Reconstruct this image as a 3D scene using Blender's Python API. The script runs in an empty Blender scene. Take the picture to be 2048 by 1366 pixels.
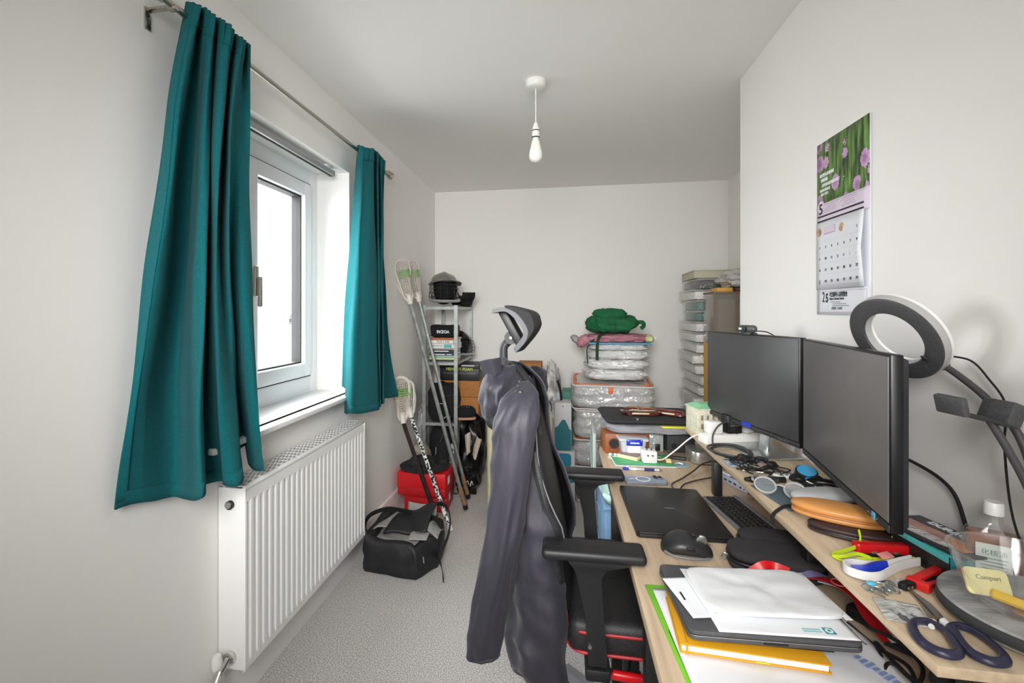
import bpy, bmesh, math, random
from mathutils import Vector, Matrix, Euler, noise
R = math.radians
random.seed(7)
C = bpy.context.scene.collection
SC = bpy.context.scene

# ---------------------------------------------------------------- camera, light, exposure
cam = bpy.data.cameras.new('camera'); co = bpy.data.objects.new('camera', cam); C.objects.link(co)
co.location = (0, 0, 1.357); co.rotation_euler = (R(90), 0, R(9.81))
cam.sensor_width = 36; cam.lens = 16.875; cam.shift_x = 65/2048; cam.shift_y = -62/2048
cam.clip_start = .02; cam.clip_end = 100
SC.camera = co
vs = SC.view_settings
vs.view_transform = 'Standard'; vs.look = 'None'; vs.gamma = 1; vs.use_curve_mapping = False; vs.exposure = 0.12
SC.cycles.max_bounces = 12; SC.cycles.diffuse_bounces = 8; SC.cycles.transparent_max_bounces = 16
w = bpy.data.worlds.new('overcast_sky'); SC.world = w; w.use_nodes = True
bg = w.node_tree.nodes['Background']; bg.inputs[0].default_value = (.97, .985, 1, 1); bg.inputs[1].default_value = 19

def area(name, loc, rot, sx, sy, power, col=(1, 1, 1), spread=180):
    l = bpy.data.lights.new(name, 'AREA'); l.shape = 'RECTANGLE'; l.size = sx; l.size_y = sy
    l.energy = power; l.color = col; l.spread = R(spread)
    o = bpy.data.objects.new(name, l); C.objects.link(o); o.location = loc; o.rotation_euler = rot
    return o
pt_ = area('window_portal', (-1.40, 1.845, 1.51), (0, R(-90), 0), 1.2, 1.1, 1); pt_.data.cycles.is_portal = True
area('added_fill_wide', (-.2, -.85, 1.45), (R(88), 0, 0), 1.6, 1.5, 7, (1, .99, .985), 95)  # added fill lamp, unseen behind the camera, evens out the room's brightness
area('added_fill_forward', (-.15, -.4, 1.75), (R(76), 0, R(3)), .6, .6, 14.5, (1, .992, .985), 78)  # second added fill lamp, unseen, aimed forward to lift back wall and floor

# ---------------------------------------------------------------- materials
def lin(c):
    if isinstance(c, str): c = [int(c[i:i+2], 16)/255 for i in (0, 2, 4)]
    return tuple(x/12.92 if x <= .04045 else ((x+.055)/1.055)**2.4 for x in c) + (1,)
MATS = {}
def mat(name, col, rough=.5, metal=0, col2=None, scale=40, bump=0, bscale=None, stretch=(1, 1, 1), coat=0, spec=.5, detail=3, sheen=0, lo=.35, hi=.65):
    """one procedural material: two colours mixed by noise, optional noise relief"""
    if name in MATS: return MATS[name]
    m = bpy.data.materials.new(name); m.use_nodes = True; MATS[name] = m
    nt = m.node_tree; N = nt.nodes; L = nt.links; b = N['Principled BSDF']
    b.inputs['Base Color'].default_value = lin(col); b.inputs['Roughness'].default_value = rough
    b.inputs['Metallic'].default_value = metal; b.inputs['Coat Weight'].default_value = coat
    b.inputs['Specular IOR Level'].default_value = spec; b.inputs['Sheen Weight'].default_value = sheen
    m.diffuse_color = lin(col)
    if col2 or bump:
        tc = N.new('ShaderNodeTexCoord'); mp = N.new('ShaderNodeMapping'); mp.inputs['Scale'].default_value = stretch
        L.new(tc.outputs['Object'], mp.inputs[0])
    if col2:
        n = N.new('ShaderNodeTexNoise'); n.inputs['Scale'].default_value = scale; n.inputs['Detail'].default_value = detail
        L.new(mp.outputs[0], n.inputs[0])
        r = N.new('ShaderNodeValToRGB'); r.color_ramp.elements[0].position = lo; r.color_ramp.elements[1].position = hi
        r.color_ramp.elements[0].color = lin(col); r.color_ramp.elements[1].color = lin(col2)
        L.new(n.outputs[0], r.inputs[0]); L.new(r.outputs[0], b.inputs['Base Color'])
    if bump:
        n2 = N.new('ShaderNodeTexNoise'); n2.inputs['Scale'].default_value = bscale or scale; n2.inputs['Detail'].default_value = 4
        L.new(mp.outputs[0], n2.inputs[0])
        bp = N.new('ShaderNodeBump'); bp.inputs['Strength'].default_value = bump; bp.inputs['Distance'].default_value = .004
        L.new(n2.outputs[0], bp.inputs['Height']); L.new(bp.outputs[0], b.inputs['Normal'])
    return m
def film(name, col, clear=.6, gloss=.12, rough=.12, bump=0, bscale=30, diffuse=True):
    """clear plastic or glass: see-through mixed with a skin of tint and gloss"""
    if name in MATS: return MATS[name]
    m = bpy.data.materials.new(name); m.use_nodes = True; MATS[name] = m; m.diffuse_color = lin(col)
    nt = m.node_tree; N = nt.nodes; L = nt.links; N.remove(N['Principled BSDF']); out = N['Material Output']
    t = N.new('ShaderNodeBsdfTransparent'); t.inputs[0].default_value = lin(col) if not diffuse else (1, 1, 1, 1)
    d = N.new('ShaderNodeBsdfDiffuse'); d.inputs[0].default_value = lin(col)
    g = N.new('ShaderNodeBsdfGlossy'); g.inputs[0].default_value = (1, 1, 1, 1); g.inputs['Roughness'].default_value = rough
    m1 = N.new('ShaderNodeMixShader'); m1.inputs[0].default_value = clear; L.new(d.outputs[0], m1.inputs[1]); L.new(t.outputs[0], m1.inputs[2])
    fr = N.new('ShaderNodeLayerWeight'); pw = N.new('ShaderNodeMath'); pw.operation = 'POWER'; pw.inputs[1].default_value = 4; L.new(fr.outputs['Facing'], pw.inputs[0])
    ma = N.new('ShaderNodeMath'); ma.operation = 'MULTIPLY_ADD'; ma.inputs[1].default_value = .6; ma.inputs[2].default_value = gloss; ma.use_clamp = True; L.new(pw.outputs[0], ma.inputs[0])
    m2 = N.new('ShaderNodeMixShader'); L.new(ma.outputs[0], m2.inputs[0]); L.new(m1.outputs[0], m2.inputs[1]); L.new(g.outputs[0], m2.inputs[2])
    L.new(m2.outputs[0], out.inputs[0])
    if bump:
        tc = N.new('ShaderNodeTexCoord'); n2 = N.new('ShaderNodeTexNoise'); n2.inputs['Scale'].default_value = bscale; n2.inputs['Detail'].default_value = 3
        n2.inputs['Distortion'].default_value = 1.5
        L.new(tc.outputs['Object'], n2.inputs[0]); bp = N.new('ShaderNodeBump'); bp.inputs['Strength'].default_value = bump; bp.inputs['Distance'].default_value = .02
        L.new(n2.outputs[0], bp.inputs['Height'])
        for s in (d, g): L.new(bp.outputs[0], s.inputs['Normal'])
    return m
def M_(n): return MATS[n]
mat('paint', 'f1efec', .9, bump=.05, bscale=300)
mat('ceiling_paint', 'f2f1ee', .95, bump=.05, bscale=200)
mat('gloss_white', 'ecebe9', .35)
mat('upvc', 'ededee', .3)
mat('radiator_white', 'f0f0ee', .35)
mat('carpet', 'f4f0ed', 1, col2='958d89', scale=210, bump=1, bscale=300, detail=5, lo=.36, hi=.66)
mat('teal_linen', '0c6a70', .95, col2='095a60', scale=160, bump=.5, bscale=900, stretch=(1, 1, 4), sheen=.04, spec=.2)
mat('chrome', 'd8d6d2', .22, 1); mat('nickel', 'b9b2a8', .3, 1); mat('steel', 'c9cccb', .32, 1)
mat('galvanised', 'b4b8b5', .42, .75, col2='9ea3a0', scale=30)
mat('black_plastic', '161617', .45); mat('dark_grey_plastic', '2b2b2d', .5); mat('grey_plastic', '6e7072', .45)
mat('black_rubber', '101011', .8); mat('white_plastic', 'e8e7e4', .35); mat('black_fabric', '0e0e11', .92, col2='19191d', scale=90, bump=.4, bscale=400)
mat('white_paper', 'eef0f3', .7); mat('red_plastic', 'c8141c', .3); mat('gasket', '202022', .7)
mat('blue_plastic', '1c35b0', .35); mat('ink', '17181c', .6); mat('card', 'b0763f', .85, col2='a56c38', scale=60)
film('window_glass', 'f4fbf8', .985, .02, .02)
film('clear_plastic', 'dfe6e4', .55, .10, .12, .3, 40)
film('clear_film', 'e9ebea', .45, .12, .15, .9, 22)
film('clear_glass', 'e4ecea', .975, .05, .03)
film('frosted', 'e6ebf2', .35, .08, .25)

# ---------------------------------------------------------------- mesh helpers
def spline(pts, n=8, closed=False):
    P = [Vector(p) for p in pts]; out = []; k = len(P); segs = k if closed else k-1
    for i in range(segs):
        if closed: a, b, c, d = P[(i-1) % k], P[i], P[(i+1) % k], P[(i+2) % k]
        else: a, b, c, d = P[max(i-1, 0)], P[i], P[i+1], P[min(i+2, k-1)]
        for j in range(n):
            t = j/n; out.append(.5*((2*b)+(c-a)*t+(2*a-5*b+4*c-d)*t*t+(3*b-a-3*c+d)*t**3))
    if not closed: out.append(P[-1].copy())
    return out
class MB:
    def __init__(s): s.bm = bmesh.new()
    def _xf(s, vs, m):
        if m is not None: bmesh.ops.transform(s.bm, matrix=m, verts=vs)
    def box(s, c, d, bev=0, rot=None, seg=2):
        r = bmesh.ops.create_cube(s.bm, size=1); vs = r['verts']
        bmesh.ops.scale(s.bm, vec=d, verts=vs)
        if bev:
            es = list({e for v in vs for e in v.link_edges})
            q = bmesh.ops.bevel(s.bm, geom=es, offset=bev, segments=seg, profile=.5, affect='EDGES')
            vs = list({v for f in q['faces'] for v in f.verts} | {v for v in vs if v.is_valid})
        m = Matrix.Translation(c)
        if rot: m = m @ Euler(rot).to_matrix().to_4x4()
        s._xf(vs, m); return s
    def cyl(s, c, r, h, rot=None, seg=24, r2=None, bev=0):
        q = bmesh.ops.create_cone(s.bm, cap_ends=True, segments=seg, radius1=r, radius2=r if r2 is None else r2, depth=h); vs = q['verts']
        if bev:
            es = [e for e in {e for v in vs for e in v.link_edges} if any(len(f.verts) > 4 for f in e.link_faces)]
            q = bmesh.ops.bevel(s.bm, geom=es, offset=bev, segments=2, profile=.5, affect='EDGES')
            vs = list({v for f in q['faces'] for v in f.verts} | {v for v in vs if v.is_valid})
        m = Matrix.Translation(c)
        if rot: m = m @ Euler(rot).to_matrix().to_4x4()
        s._xf(vs, m); return s
    def rod(s, a, b, r, seg=12, r2=None):
        a, b = Vector(a), Vector(b); d = b-a
        q = bmesh.ops.create_cone(s.bm, cap_ends=True, segments=seg, radius1=r, radius2=r if r2 is None else r2, depth=d.length)
        s._xf(q['verts'], Matrix.Translation((a+b)/2) @ d.to_track_quat('Z', 'Y').to_matrix().to_4x4()); return s
    def sphere(s, c, r, seg=20, rot=None):
        q = bmesh.ops.create_uvsphere(s.bm, u_segments=seg, v_segments=max(6, seg//2), radius=1); vs = q['verts']
        if not hasattr(r, '__len__'): r = (r, r, r)
        bmesh.ops.scale(s.bm, vec=r, verts=vs); m = Matrix.Translation(c)
        if rot: m = m @ Euler(rot).to_matrix().to_4x4()
        s._xf(vs, m); return s
    def rings(s, rs, cap=True, closed=True):
        """loft a list of rings (lists of points)"""
        V = [[s.bm.verts.new(p) for p in r] for r in rs]; n = len(V[0])
        for a, b in zip(V, V[1:]):
            for i in range(n if closed else n-1):
                j = (i+1) % n
                try: s.bm.faces.new((a[i], a[j], b[j], b[i]))
                except ValueError: pass
        if cap and closed:
            for q in (V[0][::-1], V[-1]):
                try: s.bm.faces.new(q)
                except ValueError: pass
        return s
    def tube(s, pts, r, seg=8, n=0, closed=False, flat=1, up=None, cap=True):
        P = spline(pts, n, closed) if n else [Vector(p) for p in pts]
        k = len(P); rs = []; prev = None
        for i, p in enumerate(P):
            if closed: t = P[(i+1) % k]-P[i-1]
            else: t = P[min(i+1, k-1)]-P[max(i-1, 0)]
            t.normalize()
            if up is not None: x = Vector(up).cross(t)
            elif prev is None: x = t.orthogonal()
            else: x = prev-t*prev.dot(t)
            if x.length < 1e-6: x = t.orthogonal()
            x.normalize(); prev = x; y = t.cross(x)
            rr = r(i/(k-1)) if callable(r) else r
            rs.append([p+x*math.cos(2*math.pi*j/seg)*rr+y*math.sin(2*math.pi*j/seg)*rr*flat for j in range(seg)])
        if closed: rs.append(rs[0])
        if closed:
            V = [[s.bm.verts.new(q) for q in r_] for r_ in rs[:-1]]; V.append(V[0])
            for a, b in zip(V, V[1:]):
                for i in range(seg): s.bm.faces.new((a[i], a[(i+1) % seg], b[(i+1) % seg], b[i]))
            return s
        return s.rings(rs, cap)
    def strip(s, pts, w, n=6, side=(0, 0, 1), thick=.0015, closed=False):
        """flat band of width w along pts; side = direction of its width"""
        P = spline(pts, n, closed) if n else [Vector(p) for p in pts]; k = len(P); rs = []
        for i, p in enumerate(P):
            t = (P[min(i+1, k-1)]-P[max(i-1, 0)]).normalized()
            sd = side(i/(k-1)) if callable(side) else side
            x = Vector(sd).normalized(); nn = t.cross(x)
            nn = nn.normalized() if nn.length > 1e-5 else t.orthogonal().normalized()
            x = nn.cross(t).normalized(); ww = w(i/(k-1)) if callable(w) else w
            rs.append([p+x*ww/2+nn*thick/2, p-x*ww/2+nn*thick/2, p-x*ww/2-nn*thick/2, p+x*ww/2-nn*thick/2])
        return s.rings(rs)
    def lathe(s, prof, c=(0, 0, 0), seg=32, rot=None, cap=True):
        rs = [[Vector((r*math.cos(2*math.pi*i/seg), r*math.sin(2*math.pi*i/seg), z)) for i in range(seg)] for r, z in prof]
        m = Matrix.Translation(c)
        if rot: m = m @ Euler(rot).to_matrix().to_4x4()
        return s.rings([[m @ p for p in r] for r in rs], cap)
    def prism(s, poly, z0, z1, m=None, bev=0):
        vs = [s.bm.verts.new((x, y, z0)) for x, y in poly]; f = s.bm.faces.new(vs)
        q = bmesh.ops.extrude_face_region(s.bm, geom=[f]); nv = [v for v in q['geom'] if isinstance(v, bmesh.types.BMVert)]
        bmesh.ops.translate(s.bm, vec=(0, 0, z1-z0), verts=nv); allv = vs+nv
        if bev:
            es = [e for e in {e for v in allv for e in v.link_edges} if abs(e.verts[0].co.z-e.verts[1].co.z) < 1e-6]
            q = bmesh.ops.bevel(s.bm, geom=es, offset=bev, segments=2, profile=.5, affect='EDGES')
            allv = list({v for g in q['faces'] for v in g.verts} | {v for v in allv if v.is_valid})
        s._xf(allv, m); return s
    def grid(s, nu, nv, f):
        V = [[s.bm.verts.new(f(i/nu, j/nv)) for i in range(nu+1)] for j in range(nv+1)]
        for j in range(nv):
            for i in range(nu): s.bm.faces.new((V[j][i], V[j][i+1], V[j+1][i+1], V[j+1][i]))
        return s
    def pillow(s, c, d, k=2.6, nu=20, nv=20, rot=None, wob=0, wf=6, seed=0):
        """soft cushion: rounded-box blob; k = squareness, wob = lumpiness"""
        q = bmesh.ops.create_uvsphere(s.bm, u_segments=nu, v_segments=nv, radius=1)
        for v in q['verts']:
            p = v.co; nrm = (abs(p.x)**k+abs(p.y)**k+abs(p.z)**k)**(1/k)
            p = p/nrm
            if wob: p = p*(1+wob*noise.noise(p*wf+Vector((seed, seed*1.7, 0))))
            v.co = Vector((p.x*d[0]/2, p.y*d[1]/2, p.z*d[2]/2))
        m = Matrix.Translation(c)
        if rot: m = m @ Euler(rot).to_matrix().to_4x4()
        s._xf(q['verts'], m); return s
    def ruffle(s, amp, freq, seed=0, aniso=(1, 1, 1)):
        s.bm.normal_update()
        for v in s.bm.verts:
            q = Vector((v.co.x*aniso[0], v.co.y*aniso[1], v.co.z*aniso[2]))*freq+Vector((seed, 0, seed*.7))
            v.co = v.co+v.normal*amp*noise.noise(q)
        return s
    def build(s, name, m, parent=None, smooth=40, thick=0, sub=0, loc=None, rot=None):
        bmesh.ops.recalc_face_normals(s.bm, faces=s.bm.faces[:])
        me = bpy.data.meshes.new(name); s.bm.to_mesh(me); s.bm.free()
        if smooth:
            me.shade_smooth()
            if smooth < 180: me.set_sharp_from_angle(angle=R(smooth))
        o = bpy.data.objects.new(name, me); C.objects.link(o); me.materials.append(m if not isinstance(m, str) else MATS[m])
        if parent: o.parent = parent
        if loc: o.location = loc
        if rot: o.rotation_euler = rot
        if thick:
            q = o.modifiers.new('thickness', 'SOLIDIFY'); q.thickness = thick; q.offset = 0
        if sub:
            q = o.modifiers.new('smooth', 'SUBSURF'); q.levels = sub; q.render_levels = sub
        return o
def tag(o, label, cat, group=None, kind=None):
    o['label'] = label; o['category'] = cat
    if group: o['group'] = group
    if kind: o['kind'] = kind
    return o
def thing(name, label, cat, loc=(0, 0, 0), rz=0, group=None, rot=None):
    o = bpy.data.objects.new(name, None); o.empty_display_size = .02; C.objects.link(o); o.location = loc
    o.rotation_euler = rot if rot else (0, 0, rz)
    return tag(o, label, cat, group)
def struct(name, mb, m, parent=None, **k):
    o = mb.build(name, m, parent, **k)
    if not parent: o['kind'] = 'structure'
    return o
def text(body, size, loc, rot, m, parent, name='lettering', align='CENTER', sx=1, ext=.0004, bold=0):
    cu = bpy.data.curves.new(name, 'FONT'); cu.body = body; cu.size = size; cu.align_x = align; cu.align_y = 'CENTER'
    cu.extrude = ext; cu.offset = bold; cu.resolution_u = 3; cu.materials.append(M_(m) if isinstance(m, str) else m)
    o = bpy.data.objects.new(name, cu); C.objects.link(o); o.parent = parent; o.location = loc; o.rotation_euler = rot; o.scale = (sx, 1, 1)
    return o
def label_part(o, l): o['label'] = l; return o

# ================================================================ room shell
XL, XR, XA, YB, YJ, YF, ZC = -1.112, .789, 1.303, 4.12, 2.334, -1.0, 2.4
WY0, WY1, WZ0, WZ1, XW = 1.30, 2.385, .915, 2.085, -1.33
m = MB().box((.1, 1.56, -.03), (2.6, 5.3, .06)); struct('floor', m, 'carpet')
m = MB().box((.1, 1.56, ZC+.04), (2.6, 5.3, .08)); struct('ceiling', m, 'ceiling_paint')
t = .26; xm = XL-t/2
m = MB()
m.box((xm, (YF+WY0)/2, ZC/2), (t, WY0-YF, ZC)).box((xm, (YB+.1+WY1)/2, ZC/2), (t, YB+.1-WY1, ZC))
m.box((xm, (WY0+WY1)/2, WZ0/2), (t, WY1-WY0, WZ0)).box((xm, (WY0+WY1)/2, (WZ1+ZC)/2), (t, WY1-WY0, ZC-WZ1))
bmesh.ops.remove_doubles(m.bm, verts=m.bm.verts[:], dist=1e-4)
struct('wall_left', m, 'paint', smooth=0)
struct('wall_back', MB().box((.1, YB+.05, ZC/2), (2.6, .1, ZC)), 'paint', smooth=0)
struct('wall_right', MB().box(((XR+XA+.1)/2, (YF+YJ)/2, ZC/2), (XA+.1-XR, YJ-YF, ZC), .004), 'paint', smooth=0)
struct('wall_alcove', MB().box((XA+.05, (YJ+YB)/2, ZC/2), (.1, YB-YJ, ZC)), 'paint', smooth=0)
struct('wall_front', MB().box((-.16, YF-.05, ZC/2), (2.1, .1, ZC)), 'paint', smooth=0)
def skirt(name, a, b, nrm):
    a, b, n = Vector(a), Vector(b), Vector(nrm)
    prof = [(0, 0), (.014, 0), (.014, .13), (.012, .139), (.006, .145), (0, .146)]
    m = MB(); m.rings([[p+n*x+Vector((0, 0, z)) for x, z in prof] for p in (a, b)])
    struct(name, m, 'gloss_white', smooth=30)
skirt('baseboard_left', (XL, YF, 0), (XL, YB, 0), (1, 0, 0))
skirt('baseboard_back', (XL+.014, YB, 0), (XA, YB, 0), (0, -1, 0))
skirt('baseboard_right', (XR, YJ-.02, 0), (XR, YF, 0), (-1, 0, 0))

# window: reveal is the hole in the wall; frame, two sashes, panes, board
wn = bpy.data.objects.new('window_1', None); C.objects.link(wn); wn['kind'] = 'structure'
def frame_rect(mb, y0, y1, z0, z1, x, fw, d, bev=.004):
    mb.box((x, y0+fw/2, (z0+z1)/2), (d, fw, z1-z0), bev).box((x, y1-fw/2, (z0+z1)/2), (d, fw, z1-z0), bev)
    mb.box((x, (y0+y1)/2, z0+fw/2), (d, y1-y0-2*fw+.008, fw), bev).box((x, (y0+y1)/2, z1-fw/2), (d, y1-y0-2*fw+.008, fw), bev)
m = MB(); fr0, fr1, fz0, fz1 = WY0-.01, WY1+.01, .933, WZ1+.01
frame_rect(m, fr0, fr1, fz0, fz1, XW, .085, .07)
m.box((XW, 1.745, 1.51), (.068, .09, 1.02), .004); m.build('window_frame', 'upvc', wn)
for y0, y1, nm in ((1.385, 1.698, 'fixed_sash'), (1.792, 2.305, 'opening_sash')):
    m = MB(); frame_rect(m, y0, y1, 1.024, 2.005, XW+.018, .068, .066, .008); m.build(nm, 'upvc', wn)
    m = MB(); frame_rect(m, y0+.062, y1-.062, 1.086, 1.943, XW+.004, .014, .05, 0); m.build('gasket', 'gasket', wn)
    m = MB(); frame_rect(m, y0-.006, y1+.006, 1.018, 2.011, XW+.036, .006, .004, 0); m.build('seal_line', 'gasket', wn)
    m = MB().box((XW-.006, (y0+y1)/2, 1.515), (.022, y1-y0-.12, .87)); m.build('pane', 'window_glass', wn)
m = MB().box((XW+.064, 1.825, 1.48), (.014, .026, .13), .006).box((XW+.082, 1.825, 1.435), (.018, .018, .13), .007); m.build('window_handle', 'nickel', wn)
m = MB().box(((XL+XW)/2+.045, (WY0+WY1)/2, .924), (XL-XW+.05, WY1-WY0-.002, .02), .004); m.build('sill', 'gloss_white', wn)
m = MB().box((XL+.018, (WY0+WY1)/2, .921), (.04, WY1-WY0+.05, .026), .01); m.build('sill_nosing', 'gloss_white', wn)

# neighbouring house across the street, almost lost in the bright day
nh = thing('neighbouring_house', 'pale rendered house outside, washed out by daylight through the window', 'house', (-12, 6, 0))
m = MB().box((0, 8, -.2), (.3, 40, 4.6)); m.build('wall', mat('render', 'f0efec', .9), nh)
m = MB().box((.22, 10.7, 1.02), (.3, 5.4, .03), .005).box((.2, 10.7, .82), (.26, 5.4, .03), .005); m.build('window_ledge', mat('stone_grey', '3c3d3f', .9), nh)
MB().box((.2, 13.45, .98), (.34, .16, .46), .02).build('ledge_end', 'stone_grey', nh)
struct('ground', MB().box((-12, 4, -2.6), (21, 40, .1)), mat('tarmac', '8b8b8a', .95))

# blind head rail in the reveal
br = thing('blind_rail', 'slim grey head rail of a blind under the window head', 'blind', (-1.165, 1.81, 2.058))
MB().box((0, 0, 0), (.034, .96, .026), .003).build('rail', mat('rail_grey', 'a9aaa8', .4, .4), br)
MB().box((0, 0, -.0145), (.008, .96, .004)).build('track_slot', 'gasket', br)
MB().box((0, .482, 0), (.036, .006, .028), .002).build('end_cap', 'grey_plastic', br)
for y in (-.4, .42): MB().box((0, y, .02), (.03, .03, .014), .002).build('bracket', 'white_plastic', br)

# ================================================================ curtain rod and curtains
cr = thing('curtain_rod', 'brushed nickel curtain rod spanning the wall above the window', 'curtain rod', (-1.03, 1.85, 2.175))
MB().rod((0, -.75, 0), (0, .86, 0), .0095, 20).build('rod', 'nickel', cr)
for s, y in ((-1, -.75), (1, .86)):
    MB().lathe([(.0095, 0), (.013, .004), (.013, .012), (.016, .018), (.021, .05), (.0225, .075), (.0215, .079), (0, .079)], (0, y, 0), 28, (R(90) if s < 0 else R(-90), 0, 0)).build('finial', 'nickel', cr)
    yb = y-s*.03
    bk = MB().box((-.04, yb, -.004), (.08, .016, .007), .001).box((0, yb, -.008), (.026, .018, .012), .003).build('bracket', 'nickel', cr)
    MB().box((-.0795, yb, -.027), (.005, .02, .06), .001).build('wall_plate', 'nickel', bk)
    for z in (-.018, -.045): MB().sphere((-.076, yb, z), (.003, .004, .004), 10).build('screw', 'black_plastic', bk)

def curtain(name, label, top, mid, bot, tabs, seed, slit):
    """three plan curves (x, y, z) along the cloth, at heading, mid height and hem; the folds run between them"""
    T, M, B = (spline(q, 10) for q in (top, mid, bot))
    def samp(P, s):
        f = s*(len(P)-1); i = min(int(f), len(P)-2); return P[i].lerp(P[i+1], f-i)
    def f(s, t):
        a, b, c = samp(T, s), samp(M, s), samp(B, s); tm = (a.z-b.z)/(a.z-c.z)
        p = a*((t-tm)*(t-1)/tm)+b*(t*(t-1)/(tm*(tm-1)))+c*(t*(t-tm)/(1-tm)) if tm else a
        p.z = a.z+(c.z-a.z)*t
        k = max(0, 1-t*9); p.x += .005*k*math.sin(s*tabs*4*math.pi); 
        q = min(1, t*4)*min(1, (1-t)*5+.3)
        p.x += .011*q*noise.noise(Vector((s*14, t*3, seed))); p.y += .013*q*noise.noise(Vector((s*10, t*3.5, seed+5)))
        p.x = max(p.x, -1.066 if p.z < .97 and p.y > 1.25 and p.y < 2.45 else -1.106); return p
    th = thing(name, label, 'curtain', (0, 0, 0), group='teal curtains on the rod')
    n = len(T)*3
    MB().grid(n, 70, f).build('cloth', 'teal_linen', th, 180, .003)
    MB().grid(n, 2, lambda s, t: f(s, .972+.028*t)+Vector((.003, -.001, -.001))).build('hem', 'teal_linen', th, 180, .002)
    MB().grid(n, 4, lambda s, t: f(s, .002+.05*t)+Vector((.003, -.001, 0))).build('heading_tape', 'teal_linen', th, 180, .002)
    MB().grid(6, 60, lambda s, t: f(slit*s, t*.99)+Vector((.003, -.002, 0))).build('side_hem', 'teal_linen', th, 180, .002)
    m = MB()
    for i in range(tabs):
        s = (i+.5)/tabs; a = f(s, .02)
        m.tube([(a.x-.004, a.y, a.z-.02), (-1.03, a.y, a.z-.025), (-1.032, a.y, 2.166), (-1.022, a.y, 2.188), (-1.034, a.y, 2.186)], .0018, 6)
    m.build('hooks', 'nickel', th)['kind'] = 'stuff'
    return th
curtain('curtain', 'wide teal curtain bunched at the rod end, its hem flaring over the radiator',
    [(-1.050, 1.197, 2.229), (-1.020, 1.186, 2.217), (-1.000, 1.187, 2.210), (-1.045, 1.250, 2.246), (-1.000, 1.210, 2.217), (-0.990, 1.213, 2.208), (-0.985, 1.227, 2.205), (-1.040, 1.306, 2.249), (-0.990, 1.258, 2.215), (-0.980, 1.266, 2.207), (-0.975, 1.288, 2.207), (-1.035, 1.376, 2.243), (-0.990, 1.342, 2.210), (-0.980, 1.349, 2.203), (-1.030, 1.428, 2.242), (-0.985, 1.388, 2.209)],
    [(-1.060, 1.058, 1.384), (-1.030, 1.056, 1.384), (-1.035, 1.086, 1.384), (-1.090, 1.176, 1.386), (-1.095, 1.226, 1.388), (-1.050, 1.212, 1.387), (-0.985, 1.158, 1.386), (-0.965, 1.166, 1.386), (-1.050, 1.272, 1.388), (-0.985, 1.221, 1.387), (-0.965, 1.218, 1.387), (-1.010, 1.296, 1.389), (-0.985, 1.292, 1.389), (-1.050, 1.387, 1.391), (-1.000, 1.372, 1.390), (-1.000, 1.422, 1.391)],
    [(-1.090, 1.016, 0.866), (-1.085, 1.038, 0.867), (-1.080, 1.077, 0.860), (-1.080, 1.123, 0.847), (-1.075, 1.177, 0.837), (-1.030, 1.174, 0.834), (-0.980, 1.149, 0.844), (-0.960, 1.160, 0.855), (-1.070, 1.297, 0.831), (-1.050, 1.345, 0.824), (-0.980, 1.266, 0.843), (-0.955, 1.308, 0.841), (-1.090, 1.472, 0.899), (-1.090, 1.514, 0.843), (-1.020, 1.455, 0.826), (-0.960, 1.421, 0.837)], 8, 1, .07)
curtain('curtain', 'narrow teal curtain drawn back at the window side by the sports sticks',
    [(-1.060, 2.404, 2.220), (-1.030, 2.312, 2.203), (-0.995, 2.281, 2.185), (-0.985, 2.327, 2.190), (-0.980, 2.387, 2.207), (-1.020, 2.513, 2.238), (-0.985, 2.462, 2.213), (-1.020, 2.572, 2.234), (-0.985, 2.513, 2.205), (-1.020, 2.625, 2.228), (-0.990, 2.571, 2.204), (-1.020, 2.656, 2.223)],
    [(-1.100, 2.316, 1.411), (-1.060, 2.271, 1.410), (-0.995, 2.198, 1.408), (-0.975, 2.223, 1.409), (-0.955, 2.353, 1.411), (-1.020, 2.535, 1.415), (-0.965, 2.433, 1.413), (-1.020, 2.587, 1.417), (-0.970, 2.496, 1.414), (-1.040, 2.684, 1.419), (-1.060, 2.752, 1.420), (-1.050, 2.751, 1.420)],
    [(-1.095, 2.260, 0.837), (-1.060, 2.226, 0.850), (-1.000, 2.153, 0.867), (-0.985, 2.234, 0.849), (-0.965, 2.405, 0.832), (-1.020, 2.557, 0.813), (-0.970, 2.460, 0.839), (-1.020, 2.602, 0.824), (-0.970, 2.511, 0.848), (-1.050, 2.726, 0.832), (-1.060, 2.854, 0.814), (-1.040, 2.936, 0.816)], 6, 4, .1)

# ================================================================ radiator
rd = thing('radiator', 'white double panel radiator with vertical flutes below the window', 'radiator', (-1.015, 1.405, .18))
L_, H_ = .95, .6
prof = []
nf = 27; pit = L_/nf
def flute(y):
    u = (y/pit) % 1; return .0042*(1 if .30 < u < .70 else (0 if u < .18 or u > .82 else ((u-.18)/.12 if u <= .30 else (.82-u)/.12)))
for x0, nm in ((0, 'front_panel'), (-.068, 'back_panel')):
    m = MB()
    zs = [0, .004, .03, .045, H_-.06, H_-.045, H_-.006, H_]; dx = [-.012, -.004, 0, 1, 1, 0, -.004, -.012]
    ys = [pit*(k+q) for k in range(nf) for q in (.0, .18, .30, .70, .82)]+[L_]
    V = [[m.bm.verts.new((x0+(dxx if dxx <= 0 else -flute(y)*1.0) , y, z)) for y in ys] for z, dxx in zip(zs, dx)]
    for a, b in zip(V, V[1:]):
        for i in range(len(ys)-1): m.bm.faces.new((a[i], a[i+1], b[i+1], b[i]))
    m.build(nm, 'radiator_white', rd, 25, .004)
for y, nm in ((-.001, 'end_panel'), (L_+.001, 'end_panel')):
    MB().box((-.046, y, H_/2+.004), (.098, .003, H_-.01), .001).build(nm, 'radiator_white', rd)
m = MB()   # top grille: frame, long bars and cross bars with open slots
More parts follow.
